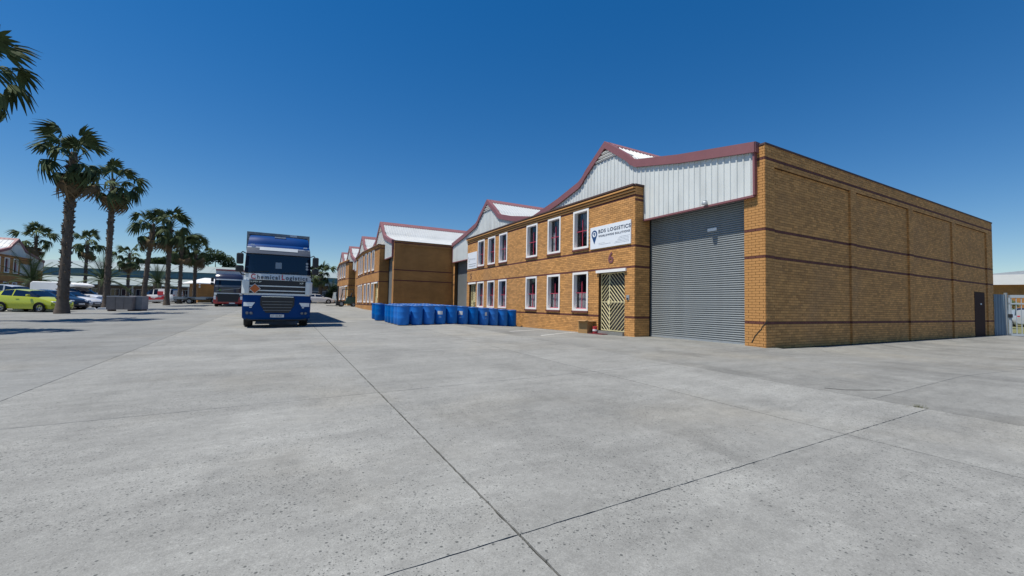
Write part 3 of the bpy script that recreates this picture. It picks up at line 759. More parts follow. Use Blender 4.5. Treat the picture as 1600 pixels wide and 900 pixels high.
q = MB(); q.lathe([(0, -.02), (.07, -.015), (.09, 0)], 16); q.build('lens', m_lamp, fl, smooth=True); q = MB(); q.box(-.02, .1, -.03, .03, .08, .14); q.build('bracket', m_grey, fl)
# second sign, unit 5
us5 = Vector((.1, 7.8, 0)).normalized(); nx5 = Vector((-us5.y, us5.x, 0))
s5 = thing('company_sign', 'pale sign with a script name at the far end of the near block', 'sign', Vector((12.3, 28.2, 4.36))+nx5*.05)
M5 = Matrix((us5, -nx5, Vector((0, 0, 1)))).transposed(); q = MB(); q.obox((0, 0, 0), (1.75, .05, 1.2), M5); q.build('board', m_signw, s5)
f5 = lambda x, z: frame(-us5*x+nx5*.027+Vector((0, 0, z)), -us5, (0, 0, 1))
q = MB()
pts = [(-.62, .3), (-.72, .2), (-.7, 0), (-.6, -.08), (-.45, .02), (-.5, .18), (-.4, .1), (-.2, .16), (0, .08), (.2, .14), (.4, .06), (.6, .12)]
for a, b_ in zip(pts[:-1], pts[1:]): q.bar(-us5*a[0]+nx5*.03+Vector((0, 0, a[1])), -us5*b_[0]+nx5*.03+Vector((0, 0, b_[1])), .02, .012)
q.build('script_mark', m_greyp, s5)
q = MB()
for z, h in ((-.27, .07), (-.43, .07)):
    x = -.66
    while x < .66: l = rr.uniform(.06, .15); q.obox(-us5*(x+l/2)+nx5*.027+Vector((0, 0, z)), (l, .004, h), M5); x += l+.04
q.build('small_print', m_greyp, s5)
n5 = thing('unit_number', 'dark number 5 on the brick under the pale script sign', 'number', Vector((12.29, 28.35, 3.0))+nx5*.02)
text('numeral', '5', .58, m_cop, n5, frame(Vector((0, .2, 0)), -us5, (0, 0, 1)), .02, bold=.01)
# left-block sign
s6 = thing('company_sign', 'pale grey sign on the shaded block across the yard', 'sign', (-29.25, 78.0, 4.5))
q = MB(); q.box(-.03, .03, -1.2, 1.2, -.7, .75); q.build('board', mat('grey_sign', (.45, .48, .5), .5), s6)
q = MB(); q.box(.03, .034, -.9, .9, .1, .35); q.box(.03, .034, -.8, .8, -.3, -.15); q.build('small_print', m_greyp, s6)
# things by the door
cb = thing('cardboard_box', 'open brown cardboard box standing by the wall left of the gate', 'box', (12.0, 14.72, G(12., 14.72)), R(12))
q = MB(); q.box(-.24, .24, -.24, .24, 0, .012); 
for a in ((-.25, -.238, -.25, .25), (.238, .25, -.25, .25), (-.238, .238, -.25, -.238), (-.238, .238, .238, .25)): q.box(*a, 0, .56)
q.build('carton', m_cardb, cb); q = MB(); q.obox((-.3, 0, .57), (.2, .48, .012), Matrix.Rotation(R(-14), 3, 'Y')); q.obox((0, -.3, .56), (.48, .18, .012), Matrix.Rotation(R(12), 3, 'X')); q.build('flap', m_cardd, cb)
dm = thing('door_mat', 'dark red door mat on the ground before the gate', 'mat', (12.05, 13.95, G(12, 13.95)), R(3))
q = MB(); q.box(-.22, .22, -.42, .42, .004, .03)
for k in range(14): q.box(-.2, .2, -.4+k*.06, -.37+k*.06, .03, .036)
q.build('mat_body', mat('red_mat', (.16, .03, .035), .95, var=.2), dm)
fx = thing('fire_bucket', 'small red and white container between the cardboard box and the gate', 'bucket', (12.12, 14.28, G(12.1, 14.28)))
q = MB(); q.lathe([(.09, 0), (.11, .3), (.12, .31), (.1, .32), (.085, .03), (0, .03)], 14); q.build('pail', m_redp, fx, smooth=True); q = MB(); q.lathe([(.1125, .12), (.116, .2)], 14); q.build('band', m_white, fx)

# ------------------------------------------------------------------ drums
db = MB(); db.lathe([(0, .0), (.27, 0), (.285, .03), (.29, .3), (.2915, .31), (.2915, .33), (.29, .34), (.29, .58), (.2915, .59), (.2915, .61), (.29, .62), (.287, .84), (.29, .86), (.275, .885), (.262, .89)], 28)
me_body = db.mesh('drum_body', m_drum, fix=True); me_body.polygons.foreach_set('use_smooth', [True]*len(me_body.polygons)); me_body.set_sharp_from_angle(angle=R(50))
dl = MB(); dl.lathe([(.294, .855), (.297, .87), (.297, .9), (.285, .915), (.27, .915), (.262, .89), (0, .885)], 28)
for x in (-.17, .17): dl.lathe([(.04, .885), (.04, .91), (0, .91)], 10, (x, 0, 0))
me_lid = dl.mesh('drum_rim', [m_drumlid]); me_lid.polygons.foreach_set('use_smooth', [True]*len(me_lid.polygons)); me_lid.set_sharp_from_angle(angle=R(40))
def drum(x, y, label, group='blue chemical drums', sticker=None):
    T = thing('drum', label, 'drum', (x, y, G(x, y)+random.uniform(-.004, .004)+.02), 0, group); a = random.uniform(0, 6.28)
    T.rotation_euler = (random.uniform(-.012, .012), random.uniform(-.012, .012), 0)
    inst('drum_body', me_body, T, rot=(0, 0, a)); inst('drum_rim', me_lid, T, rot=(0, 0, a))
    if sticker:
        az, w_, z0, z1 = sticker; q = MB(); n = 6; base = math.atan2(-y, -x)+az
        q.grid([[(.2935*math.cos(base+w_*(i/n-.5)), .2935*math.sin(base+w_*(i/n-.5)), z) for i in range(n+1)] for z in (z0, z1)]); q.build('paper_label', m_paper, T, fix=False)
        q = MB(); q.grid([[(.2937*math.cos(base+w_*.5*(i/n-.5)), .2937*math.sin(base+w_*.5*(i/n-.5)), z) for i in range(n+1)] for z in (z0-.16, z0-.1)]); q.build('hazard_label', mat('faded_print', (.2, .33, .55), .6), T, fix=False)
    return T
def row_pt(c, k): 
    t = c/10; return 5.1+6.42*t-.0*k, 19.75+1.05*t+.66*k
st = {3: (0., .85, .47, .64), 5: (-.35, .75, .47, .66), 7: (.5, .4, .5, .68)}
for c in range(11):
    x, y = row_pt(c, 0); ex = {3: ' with a white label', 5: ' with a white label', 7: ' with a small off-centre label'}.get(c, '')
    drum(x+random.uniform(-.02, .02), y+random.uniform(-.02, .02), f'blue drum{ex}, {ORD[c]} from the left in the front row', sticker=st.get(c))
for k in range(1, 5):
    for c in range(11):
        x, y = row_pt(c, k); x += random.uniform(-.03, .03)
        if c == 0: lb = f'blue drum at the left edge of the drum block, {ORD[k]} behind the front row'
        elif c == 10: lb = f'blue drum against the brick wall, {ORD[k]} behind the front row'
        else: lb = 'blue plastic drum packed inside the block with only its lid showing'
        drum(x, y, lb)
for k in range(5, 8):
    for c in range(1, 9):
        x, y = row_pt(c, k); drum(x+random.uniform(-.03, .03), y, 'blue plastic drum packed inside the block with only its lid showing')
drum(4.83, 23.75, 'blue drum standing clear to the left of the block, the nearer of two')
drum(4.98, 25.4, 'blue drum standing clear behind the block, leftmost of all the drums')

# ------------------------------------------------------------------ wheels
def wheel(par, c, r, wd, axis='x', rimr=.6, side=1, truck=False):
    t = MB(); h = wd/2
    t.lathe([(r*rimr, -h*.8), (r*.9, -h), (r, -h*.7), (r, h*.7), (r*.9, h), (r*rimr, h*.8)], 24, (0, 0, 0), axis, caps=False)
    o = t.build('wheel', m_tyre, par, smooth=True, loc=c)
    m_ = MB(); m_.lathe([(r*rimr, -h*.75), (r*rimr, h*.8), (r*rimr*.93, h*.72), (r*rimr*.85, h*.35), (r*.18, h*.5), (r*.15, h*.62), (0, h*.62)] if side > 0 else
                        [(r*rimr, h*.75), (r*rimr, -h*.8), (r*rimr*.93, -h*.72), (r*rimr*.85, -h*.35), (r*.18, -h*.5), (r*.15, -h*.62), (0, -h*.62)], 20, (0, 0, 0), axis)
    ri = m_.build('rim', m_rim if not truck else m_grey, o, smooth=True)
    if not truck:
        s = MB()
        for k in range(5):
            a = 6.283*k/5
            for da in (-.28, .28):
                pass
            p0 = (r*.2*math.cos(a+.62), r*.2*math.sin(a+.62)); p1 = (r*.5*math.cos(a+.62), r*.5*math.sin(a+.62))
            off = side*h*.56
            A = {'x': ((off, p0[0], p0[1]), (off, p1[0], p1[1])), 'y': ((p0[1], off, p0[0]), (p1[1], off, p1[0]))}[axis]
            s.bar(A[0], A[1], r*.17, .02)
        s.build('rim_gap', m_black, o)
    return o

# ------------------------------------------------------------------ lorries
def arcy(x, hw, k=.10, p=4): return k*(abs(x)/hw)**p
def patch(mb, x0, x1, z0, z1, fy, th=.03, nx_=10, nz=3, m=0, shape=None):
    """slab lying on the curved front fy(x,z): front face and a rim going back by th"""
    rows = []
    for j in range(nz+1):
        z = lerp(z0, z1, j/nz); a, b = (x0, x1) if shape is None else shape(j/nz)
        rows.append([Vector((lerp(a, b, i/nx_), fy(lerp(a, b, i/nx_), z), z)) for i in range(nx_+1)])
    mb.grid(rows, m)
    ring = rows[0]+[r_[-1] for r_ in rows[1:]]+rows[-1][-2::-1]+[r_[0] for r_ in rows[-2:0:-1]]
    k = len(ring); mb.add(ring+[p+Vector((0, th, 0)) for p in ring], [(i, (i+1) % k, k+(i+1) % k, k+i) for i in range(k)], m)

def cab_shell(mb, secs, hw_top=None, back=2.1, n=12, m=0):
    """stack of plan sections (z, front_y, half_width): front is rounded"""
    rings = []
    for z, fy, hw in secs:
        ring = [Vector((lerp(-hw, hw, i/n), fy+arcy(lerp(-hw, hw, i/n), hw, .16, 4), z)) for i in range(n+1)]
        ring = [Vector((-hw, back, z))]+ring+[Vector((hw, back, z))]
        rings.append(ring)
    mb.grid(rings, m)
    for r_ in (rings[0], rings[-1]): mb.add(r_, [tuple(range(len(r_)))], m)
    mb.add([rings[0][0], rings[0][-1], rings[-1][-1], rings[-1][0]], [(0, 1, 2, 3)], m)
    # back side faces between sections
    for a, b in zip(rings[:-1], rings[1:]): pass

def mirror_arm(T, sx, z0=2.58, z1=3.02):
    q = MB(); q.box(-.12, .12, -.08, .1, z0, z1); q.v = [(x+sx*1.38, y-.02, z) for x, y, z in q.v]; q.build('mirror', m_black, T, bevel=.05)
    q = MB(); q.box(-.14, .14, -.08, .1, z0-.32, z0-.06); q.v = [(x+sx*1.38, y-.02, z) for x, y, z in q.v]; q.build('mirror', m_black, T, bevel=.05)
    q = MB(); q.tube([(sx*1.2, .15, z1+.02), (sx*1.3, .03, z1+.07), (sx*1.38, 0, z1-.03)], .02, 6); q.tube([(sx*1.2, .15, z0-.42), (sx*1.3, .03, z0-.42), (sx*1.38, 0, z0-.28)], .02, 6); q.build('mirror_arm', m_black, T)

T1 = thing('lorry', 'blue and white articulated lorry lettered Chemical Logistics, parked facing the camera', 'lorry', (-.12, 19.95, G(-.1, 20.2)), R(1.2))
def f1(x, z): 
    # front plane of the cab: upright lower body, raked screen and roof
    yy = 0 if z < 1.95 else (.1*(z-1.95) if z < 3.1 else .115+.35*(z-3.1))
    return yy+arcy(x, 1.25, .16, 4)
q = MB(); cab_shell(q, [(.55, .03, 1.22), (1.3, .02, 1.24), (1.95, .02, 1.24), (3.1, .14, 1.2), (3.35, .22, 1.17)]); q.build('cab', m_truckw, T1, smooth=True)
q = MB(); cab_shell(q, [(3.31, .26, 1.17), (3.43, .3, 1.16), (3.47, .38, 1.15), (3.5, .47, 1.15), (3.6, .5, 1.145), (3.74, .58, 1.13), (3.85, .72, 1.11), (3.91, .88, 1.08), (3.94, 1.1, 1.03)], back=2.0); q.build('roof_deflector', m_truckb, T1, smooth=True, ang=50)
q = MB(); q.box(-.2, .22, .66, .74, 3.83, 3.88); q.build('roof_plate', m_paper, T1)
for s in (-1, 1):
    q = MB(); q.box(s*.98-.07, s*.98+.07, .22, .34, 3.41, 3.45); q.build('marker_lamp', m_lamp, T1)
q = MB(); patch(q, -1.17, 1.17, 3.05, 3.3, lambda x, z: f1(x, z)-.1+(3.3-z)*-.12, .12, 14); q.build('sun_visor', m_visor, T1, smooth=True)
q = MB(); patch(q, -.72, .68, 3.2, 3.34, lambda x, z: f1(x, z)-.115+(3.3-z)*-.12, .05, 10); q.build('visor_panel', m_truckw, T1)
q = MB(); patch(q, -1.17, 1.17, 2.24, 3.06, lambda x, z: f1(x, z)-.012, .02, 16, 6, shape=lambda t: (lerp(-1.225, -1.19, t), lerp(1.225, 1.19, t))); q.build('windscreen', m_screen, T1, smooth=True)
q = MB(); q.box(-.13, .1, -.0, .02, 2.46, 2.72); q.v = [(x, f1(0, z)-.03, z) if y < .01 else (x, f1(0, z)-.02, z) for x, y, z in q.v]; q.build('screen_sticker', mat('grey_sticker', (.2, .25, .3), .4), T1)
for z in (2.5, 2.62, 2.74):
    q = MB(); q.lathe([(0, -.012), (.05, -.012), (.05, .0)], 12, (1.06, f1(1.06, z)-.012, z), 'y'); q.build('roundel', m_greyp, T1)
q = MB()
for a, b_ in (((-1.0, 2.27), (-.35, 2.34)), ((.1, 2.27), (.75, 2.33))): q.bar((a[0], f1(*a)-.04, a[1]), (b_[0], f1(*b_)-.04, b_[1]), .025, .02)
q.build('wiper', m_black, T1)
q = MB(); patch(q, -1.06, 1.06, 1.97, 2.22, lambda x, z: f1(x, z)-.035, .05, 10); q.build('name_panel', m_truckw, T1)
FT = lambda x, z, o=.045: frame((x, f1(0, z)-o, z), (1, 0, 0), (0, 0, 1))
x = -.99
for wd_, col in (('C', m_redp), ('hemical', m_navyt), ('L', m_redp), ('ogistics', m_navyt)):
    if wd_ == 'L': x = .1
    o = text('lettering', wd_, .25 if len(wd_) > 1 else .29, col, T1, FT(x, 2.0), .004, xs=.86, bold=.006, sp=1.26)
    x += max(v.co.x for v in o.data.vertices)-min(v.co.x for v in o.data.vertices)+.05
q = MB(); patch(q, -1.05, 1.05, 1.36, 1.96, lambda x, z: f1(x, z)-.015, .03, 10); q.build('grille', m_black, T1)
for z in (1.72, 1.53): 
    q = MB(); patch(q, -1.03, 1.03, z-.022, z+.022, lambda x, z: f1(x, z)-.04, .04, 10, 1); q.build('grille_bar', m_truckw, T1)
q = MB(); patch(q, -1.2, 1.2, 1.34, 1.42, lambda x, z: f1(x, z)-.045, .05, 12, 1); q.build('grille_bar', m_truckw, T1)
text('lettering', 'SUPER SP', .085, m_chrome, T1, FT(-1.0, 1.86, .03), .006, xs=1.15); text('lettering', 'XF', .1, m_chrome, T1, FT(.78, 1.84, .03), .006, xs=1.4)
for s in (-1, 1):
    q = MB(); xa, xb = (1.02, 1.29)
    pl = [(s*xa, -.03), (s*1.18, -.04), (s*1.29, .05), (s*1.3, .4), (s*1.2, .4), (s*xa, .1)]
    if s < 0: pl = pl[::-1]
    q.prism(pl, 1.38, 1.95, 'z'); q.build('corner_deflector', m_truckw, T1, bevel=.03)
q = MB(); cab_shell(q, [(.34, .06, 1.18), (.42, -.02, 1.24), (.8, -.06, 1.25), (1.36, -.03, 1.25)], back=1.6); q.build('bumper', m_truckb, T1, smooth=True)
q = MB(); patch(q, -.6, .6, .62, 1.26, lambda x, z: -.075+arcy(x, 1.25, .16, 4), .03, 10, 4, shape=lambda t: (lerp(-.42, -.62, min(1, t*2)), lerp(.42, .62, min(1, t*2)))); q.build('lower_grille', m_black, T1)
for k in range(4):
    q = MB(); z = .72+.12*k; q.bar((-.5-.02*k, -.085, z), (.5+.02*k, -.085, z), .02, .025); q.build('grille_slat', m_visor, T1)
q = MB(); patch(q, -.58, .58, 1.27, 1.3, lambda x, z: -.085+arcy(x, 1.25, .16, 4), .03, 8, 1); q.build('chrome_strip', m_chrome, T1)
for s in (-1, 1):
    q = MB(); a, b_ = (s*.8, s*1.2) if s > 0 else (-1.2, -.8)
    patch(q, a, b_, .88, 1.04, lambda x, z: -.085+arcy(x, 1.25, .16, 4), .05, 6, 2, shape=lambda t: (a+(0 if s < 0 else .1*(1-t)), b_-(0 if s > 0 else .1*(1-t)))); q.build('headlight', m_lamp, T1)
    q = MB(); q.box(s*.95-.04, s*.95+.04, -.09, -.02, .82, .86); q.build('side_lamp', m_lamp, T1)
    q = MB(); q.lathe([(0, -.075), (.05, -.075), (.06, -.03)], 12, (s*.92, 0, .6), 'y'); q.lathe([(0, -.075), (.05, -.075), (.06, -.03)], 12, (s*1.06, 0.02, .6), 'y'); q.build('fog_lamp', m_visor, T1)
    mirror_arm(T1, s)
q = MB(); q.box(-.25, .25, -.1, -.06, .43, .55); q.build('number_plate', m_paper, T1); text('lettering', 'CF 124-857', .09, m_navyt, T1, frame((-.22, -.103, .458), (1, 0, 0), (0, 0, 1)), .002, xs=.95)
q = MB(); d_ = .2
q.obox((-.83, -.055, 1.6), (.3, .02, .3), Matrix.Rotation(R(45), 3, 'Y')); q.build('placard_border', m_paper, T1); q = MB(); q.obox((-.83, -.068, 1.6), (.26, .02, .26), Matrix.Rotation(R(45), 3, 'Y')); q.build('hazard_placard', m_amber, T1)
for s in (-1, 1):
    q = MB(); q.box(s*1.0, s*1.2, .2, 1.9, .55, .9) if s > 0 else q.box(-1.2, -1.0, .2, 1.9, .55, .9); q.build('side_step', m_black, T1)
    wheel(T1, (s*1.05, 1.15, .5), .5, .32, 'x', .55, s, True)
q = MB(); q.box(-.5, .5, 1.0, 9, .55, .95); q.box(-1.1, 1.1, .12, .4, .3, .42); q.build('chassis', m_black, T1)
# semi-trailer
tr = MB(); tr.box(-1.27, 1.27, 2.75, 16, 1.15, 4.2); trl = tr.build('trailer', m_trail, T1)
q = MB(); q.box(-1.3, 1.3, 2.7, 16.02, 4.18, 4.3); q.build('top_rail', m_rail, T1)
for a in ((-1.3, -1.2), (1.2, 1.3)):
    q = MB(); q.box(a[0], a[1], 2.68, 2.76, 1.15, 4.18); q.build('front_post', m_rail, T1)
q = MB(); q.box(.45, .75, 2.66, 2.7, 4.19, 4.29); q.build('rail_plate', m_paper, T1)
q = MB(); q.box(-1.27, 1.27, 2.8, 16, 1.0, 1.15); q.build('trailer_floor', m_black, T1)
for y in (7.2, 13, 14.3):
    for s in (-1, 1): wheel(T1, (s*1.0, y-1.9 if y < 8 else y, .5), .5, .5, 'x', .55, s, True)

m_redt = mat('red_bumper_paint', (.36, .03, .035), .35, coat=.5); m_whitet = mat('white_trailer', (.7, .7, .69), .5, var=.06)
T2 = thing('lorry', 'dark cab lorry with red bumper and white trailer, parked behind the blue lorry', 'lorry', (-4.75, 51.5, G(-4.7, 51.5)), R(3))
def f2(x, z): return (0 if z < 2.0 else (.14*(z-2) if z < 3.3 else .18+.4*(z-3.3)))+arcy(x, 1.25, .2, 4)
m_cab2 = mat('dark_navy_cab', (.018, .022, .05), .25, coat=.5)
q = MB(); cab_shell(q, [(.55, .03, 1.22), (1.3, .02, 1.24), (2.0, .02, 1.24), (2.95, .15, 1.18), (3.25, .35, 1.12), (3.4, .6, 1.05)]); q.build('cab', m_cab2, T2, smooth=True)
q = MB(); patch(q, -1.12, 1.12, 2.22, 2.75, lambda x, z: f2(x, z)-.012, .02, 12, 4); q.build('windscreen', m_screen, T2, smooth=True)
q = MB(); patch(q, -1.08, 1.08, 2.72, 2.84, lambda x, z: f2(x, z)-.1, .1, 10, 1); q.build('sun_visor', m_truckw, T2)
q = MB(); patch(q, -1.18, 1.18, 2.0, 2.2, lambda x, z: f2(x, z)-.03, .05, 10, 1); q.build('scuttle_panel', m_visor, T2)
q = MB(); patch(q, -1.1, 1.1, 1.45, 1.98, lambda x, z: f2(x, z)-.03, .05, 10, 1); q.build('grille', m_cab2, T2)
q = MB(); q.bar((-1.0, -.02, 1.62), (1.0, -.02, 1.93), .05, .05); q.build('grille_badge_bar', m_grey, T2)
q = MB(); patch(q, -1.2, 1.2, 1.2, 1.42, lambda x, z: f2(x, z)-.05, .05, 10, 1); q.build('grille_surround', m_truckw, T2)
q = MB(); patch(q, -.95, .95, .5, 1.32, lambda x, z: f2(x, z)-.08, .05, 8, 2, shape=lambda t: (lerp(-.85, -.98, t), lerp(.85, .98, t))); q.build('lower_grille', m_black, T2)
q = MB(); cab_shell(q, [(.3, .05, 1.18), (.4, -.03, 1.25), (1.0, -.02, 1.25)], back=1.3); q.build('bumper', m_redt, T2, smooth=True)
for s in (-1, 1):
    q = MB(); q.box(s*1.12-.1, s*1.12+.1, -.0, .2, .72, 1.1); q.build('headlight', m_lamp, T2, bevel=.04)
    mirror_arm(T2, s, 2.5, 2.95); wheel(T2, (s*1.02, 1.2, .48), .48, .32, 'x', .55, s, True)
q = MB(); q.box(.1, .6, -.1, -.05, .3, .42); q.build('number_plate', m_paper, T2); q = MB(); q.obox((-.72, -.06, 1.7), (.18, .02, .18), Matrix.Rotation(R(45), 3, 'Y')); q.build('hazard_placard', mat('green_placard', (.15, .3, .08), .5), T2)
q = MB(); q.box(-1.27, 1.27, 2.6, 14, 1.1, 4.0); q.build('trailer', m_whitet, T2); q = MB(); q.box(-1.29, 1.29, 2.55, 14.02, 3.82, 3.95); q.build('trailer_stripe', m_redt, T2)
q = MB(); q.box(-.5, .5, 1, 13, .6, 1.1); q.build('chassis', m_black, T2)
for s in (-1, 1): wheel(T2, (s*1.0, 5.0, .48), .48, .5, 'x', .55, s, True); wheel(T2, (s*1.0, 12, .48), .48, .5, 'x', .55, s, True)

# ------------------------------------------------------------------ cars
CARS = {
 'hatch': dict(L=3.75, w=.83, r=.3, ax=(.72, 3.1), st=[  # x from nose, zlow, belt, top, wbelt scale, wtop scale, kind of glass between this and next
    (0, .32, .5, .52, .72, .5, ''), (.12, .22, .66, .7, .9, .6, ''), (.55, .2, .84, .88, .98, .68, ''), (1.02, .2, .96, 1.0, 1, .72, 'w'), (1.62, .2, 1.0, 1.40, 1, .7, 's'),
    (2.45, .2, 1.03, 1.49, 1, .71, 'p'), (2.52, .2, 1.03, 1.49, 1, .71, 's'), (3.2, .2, 1.07, 1.43, .99, .69, 'p'), (3.42, .22, 1.08, 1.36, .97, .66, 'r'), (3.66, .28, 1.0, 1.04, .93, .62, ''), (3.75, .36, .82, .86, .86, .55, '')]),
 'sedan': dict(L=4.4, w=.88, r=.31, ax=(.85, 3.5), st=[
    (0, .32, .5, .52, .74, .5, ''), (.14, .22, .66, .7, .92, .6, ''), (.7, .2, .84, .89, .98, .7, ''), (1.3, .2, .93, .97, 1, .74, 'w'), (1.95, .2, .97, 1.36, 1, .68, 's'),
    (2.65, .2, .99, 1.42, 1, .69, 'p'), (2.72, .2, .99, 1.42, 1, .69, 's'), (3.3, .2, 1.02, 1.37, .99, .67, 'r'), (3.85, .22, 1.03, 1.07, .97, .72, ''), (4.3, .28, .98, 1.02, .93, .7, ''), (4.4, .36, .8, .84, .86, .6, '')]),
 'van': dict(L=4.3, w=.88, r=.31, ax=(.8, 3.5), st=[
    (0, .32, .55, .57, .74, .5, ''), (.14, .22, .75, .78, .92, .6, ''), (.6, .2, .95, 1.0, .98, .7, 'w'), (1.3, .2, 1.05, 1.66, 1, .74, 's'), (1.75, .2, 1.06, 1.78, 1, .8, 'p'), (1.85, .2, 1.06, 1.8, 1, .82, 's'),
    (2.35, .2, 1.07, 1.82, 1, .83, ''), (3.9, .2, 1.1, 1.8, 1, .83, 'r'), (4.2, .25, 1.1, 1.65, .97, .8, ''), (4.3, .36, .9, 1.0, .92, .8, '')]),
 'ute': dict(L=5.1, w=.9, r=.37, ax=(.95, 3.95), st=[
    (0, .42, .72, .74, .76, .55, ''), (.12, .34, .95, .99, .92, .65, ''), (.8, .32, 1.08, 1.12, .98, .74, ''), (1.35, .32, 1.12, 1.16, 1, .76, 'w'), (1.95, .32, 1.15, 1.66, 1, .72, 's'),
    (2.7, .32, 1.15, 1.72, 1, .73, 'p'), (2.85, .32, 1.15, 1.7, 1, .73, ''), (2.95, .4, 1.1, 1.14, 1, .9, ''), (5.0, .42, 1.1, 1.13, 1, .9, ''), (5.1, .5, 1.0, 1.05, .98, .9, '')]),
}
def car(name, label, kind, loc, rz, col, group=None, cat='car', wcol=None):
    c = CARS[kind]; T = thing(name, label, cat, loc, rz, group); w = c['w']; x0 = -c['L']/2
    pm = mat('car_paint', col, .28, coat=.7, var=.03); st = c['st']
    def ring(s):
        x, zl, zb, zt, a, b = s[:6]; wb = w*a; wt = w*b; return x, [(0, zl), (wb*.9, zl), (wb, zl+.12), (wb*1.01, (zl+zb)/2), (wb*.985, zb-.06), (wb*.95, zb), (wt+.04, zt-.05), (wt*.8, zt-.005), (0, zt+.012)]
    body = MB(); bins = {}
    for A, B in zip(st[:-1], st[1:]):
        xa, ra = ring(A); xb, rb = ring(B); k = A[6]
        for sgn in (1, -1):
            for j in range(8):
                P = [(-(xa+x0), sgn*ra[j][0], ra[j][1]), (-(xa+x0), sgn*ra[j+1][0], ra[j+1][1]), (-(xb+x0), sgn*rb[j+1][0], rb[j+1][1]), (-(xb+x0), sgn*rb[j][0], rb[j][1])]
                tgt = body
                if k in 'sr' and k and j == 5: 
                    tgt = bins.setdefault(('side_window' if k == 's' else 'quarter_window', sgn, A[0]), MB())
                if k == 'w' and j in (6, 7): tgt = bins.setdefault(('windscreen', 0), MB())
                if k == 'r' and j in (6, 7): tgt = bins.setdefault(('rear_window', 0), MB())
                if k == 'w' and j == 5: tgt = bins.setdefault(('quarter_window', sgn), MB())
                tgt.add(P, [(0, 1, 2, 3)])
    for s, rev in ((st[0], 0), (st[-1], 1)):
        x, r_ = ring(s); pts = [(-(x+x0), y, z) for y, z in r_]+[(-(x+x0), -y, z) for y, z in r_[-2:0:-1]]
        body.add(pts, [tuple(range(len(pts)))])
    b = bmesh.new(); 
    o = body.build('body', pm, T); b.from_mesh(o.data); bmesh.ops.remove_doubles(b, verts=b.verts[:], dist=.001); bmesh.ops.recalc_face_normals(b, faces=b.faces[:]); b.to_mesh(o.data); b.free()
    o.data.polygons.foreach_set('use_smooth', [True]*len(o.data.polygons)); o.data.set_sharp_from_angle(angle=R(38))
    for k, m_ in bins.items(): m_.build(k[0], m_screen, T, smooth=True)
    for ax in c['ax']:
        for s in (-1, 1):
            q = MB(); q.lathe([(c['r']*1.17, -.06), (c['r']*1.17, .012*s), (c['r']*.9, .012*s), (c['r']*.9, -.06)], 20, (-(ax+x0), s*(w+.006), c['r']), 'y', caps=False); q.build('wheel_arch', m_black, T)
            wheel(T, (-(ax+x0), s*(w-.06), c['r']), c['r'], .2, 'y', .62, s)
    xf = -x0
    for s in (-1, 1):
        zb = st[1][2]; q = MB(); q.box(xf-.42, xf-.1, s*w*.62-.13, s*w*.62+.13, zb-.08, zb+.06); q.build('headlight', m_lamp, T, bevel=.05)
        q = MB(); xr = x0+c['L']*0; q.box(-(c['L']+x0)-.0, -(c['L']+x0)+.16, s*w*.78-.09, s*w*.78+.09, st[-2][2]-.16, st[-2][2]+.0); q.build('tail_light', m_redp, T, bevel=.03)
        iw = [i for i, z in enumerate(st) if z[6] == 'w'][0]; xm = -(st[iw][0]+.32+x0); zm = st[iw][2]+.06
        q = MB(); q.box(xm-.1, xm+.06, s*(w+.03), s*(w+.2), zm, zm+.13) if s > 0 else q.box(xm-.1, xm+.06, -(w+.2), -(w+.03), zm, zm+.13); q.build('mirror', pm, T, bevel=.03)
        q = MB(); q.box(-.05-.3, .05-.3+.1, s*w*1.0-.012, s*w*1.0+.015, st[iw][2]-.12, st[iw][2]-.09); q.build('door_handle', pm, T)
    q = MB(); z = st[0][2]; q.box(xf-.06, xf+.015, -.36, .36, z-.1, z+.04); q.build('grille', m_black, T, bevel=.01)
    q = MB(); q.box(xf-.05, xf+.01, -.4, .4, .3, .38); q.build('lower_intake', m_black, T)
    q = MB(); q.box(xf+.005, xf+.02, -.24, .24, .4, .5); q.build('number_plate', m_paper, T)
    return T
def gl(x, y): return (x, y, G(x, y))
gc = 'cars parked nose to the palms'
car('parked_car', 'lime green hatchback parked nearest, in front of the first palm trunk', 'hatch', gl(-14.36, 39.78), R(-26), (.42, .47, .015), gc)
car('parked_car', 'grey-green car just behind the lime hatchback, its bonnet showing past it', 'sedan', gl(-15.8, 42.2), R(-26), (.1, .16, .14), gc)
car('parked_car', 'dark navy car half hidden behind the first palm trunk', 'hatch', gl(-14.9, 44.3), R(-26), (.014, .017, .028), gc)
car('parked_car', 'white saloon with dark grille, parked right of the first palm trunk', 'sedan', gl(-14.87, 46.4), R(-26), (.66, .68, .7), gc)
ut = car('pickup_truck', 'white pickup with a long white canopy, parked behind the white saloon', 'ute', gl(-15.3, 48.7), R(-24), (.68, .69, .7), gc, 'pickup')
q = MB(); q.prism([(-2.55, 1.1), (-.3, 1.1), (-.25, 1.7), (.6, 1.75), (.85, 1.84), (.75, 1.98), (.2, 2.1), (-2.4, 2.14), (-2.58, 2.0)], -.92, .92, 'y'); q.build('canopy', m_white, ut, bevel=.06)
car('parked_car', 'silver van whose roof shows beyond the grey-green car', 'van', gl(-20.4, 52), R(-20), (.45, .47, .48), gc)
v = car('parked_van', 'white panel van with red graphics along its side, seen between the palm trunks', 'van', gl(-13.3, 67.8), R(152), (.68, .68, .68), None, 'van')
q = MB()
for (x, z, l, h, a) in ((-.2, .6, 2.6, .3, 2), (.9, .75, .8, .25, -12), (-1.2, .8, .9, .3, 10), (-.6, 1.25, .7, .5, 0)):
    q.obox((x, .9, z), (l, .02, h), Matrix.Rotation(R(a), 3, 'Y'))
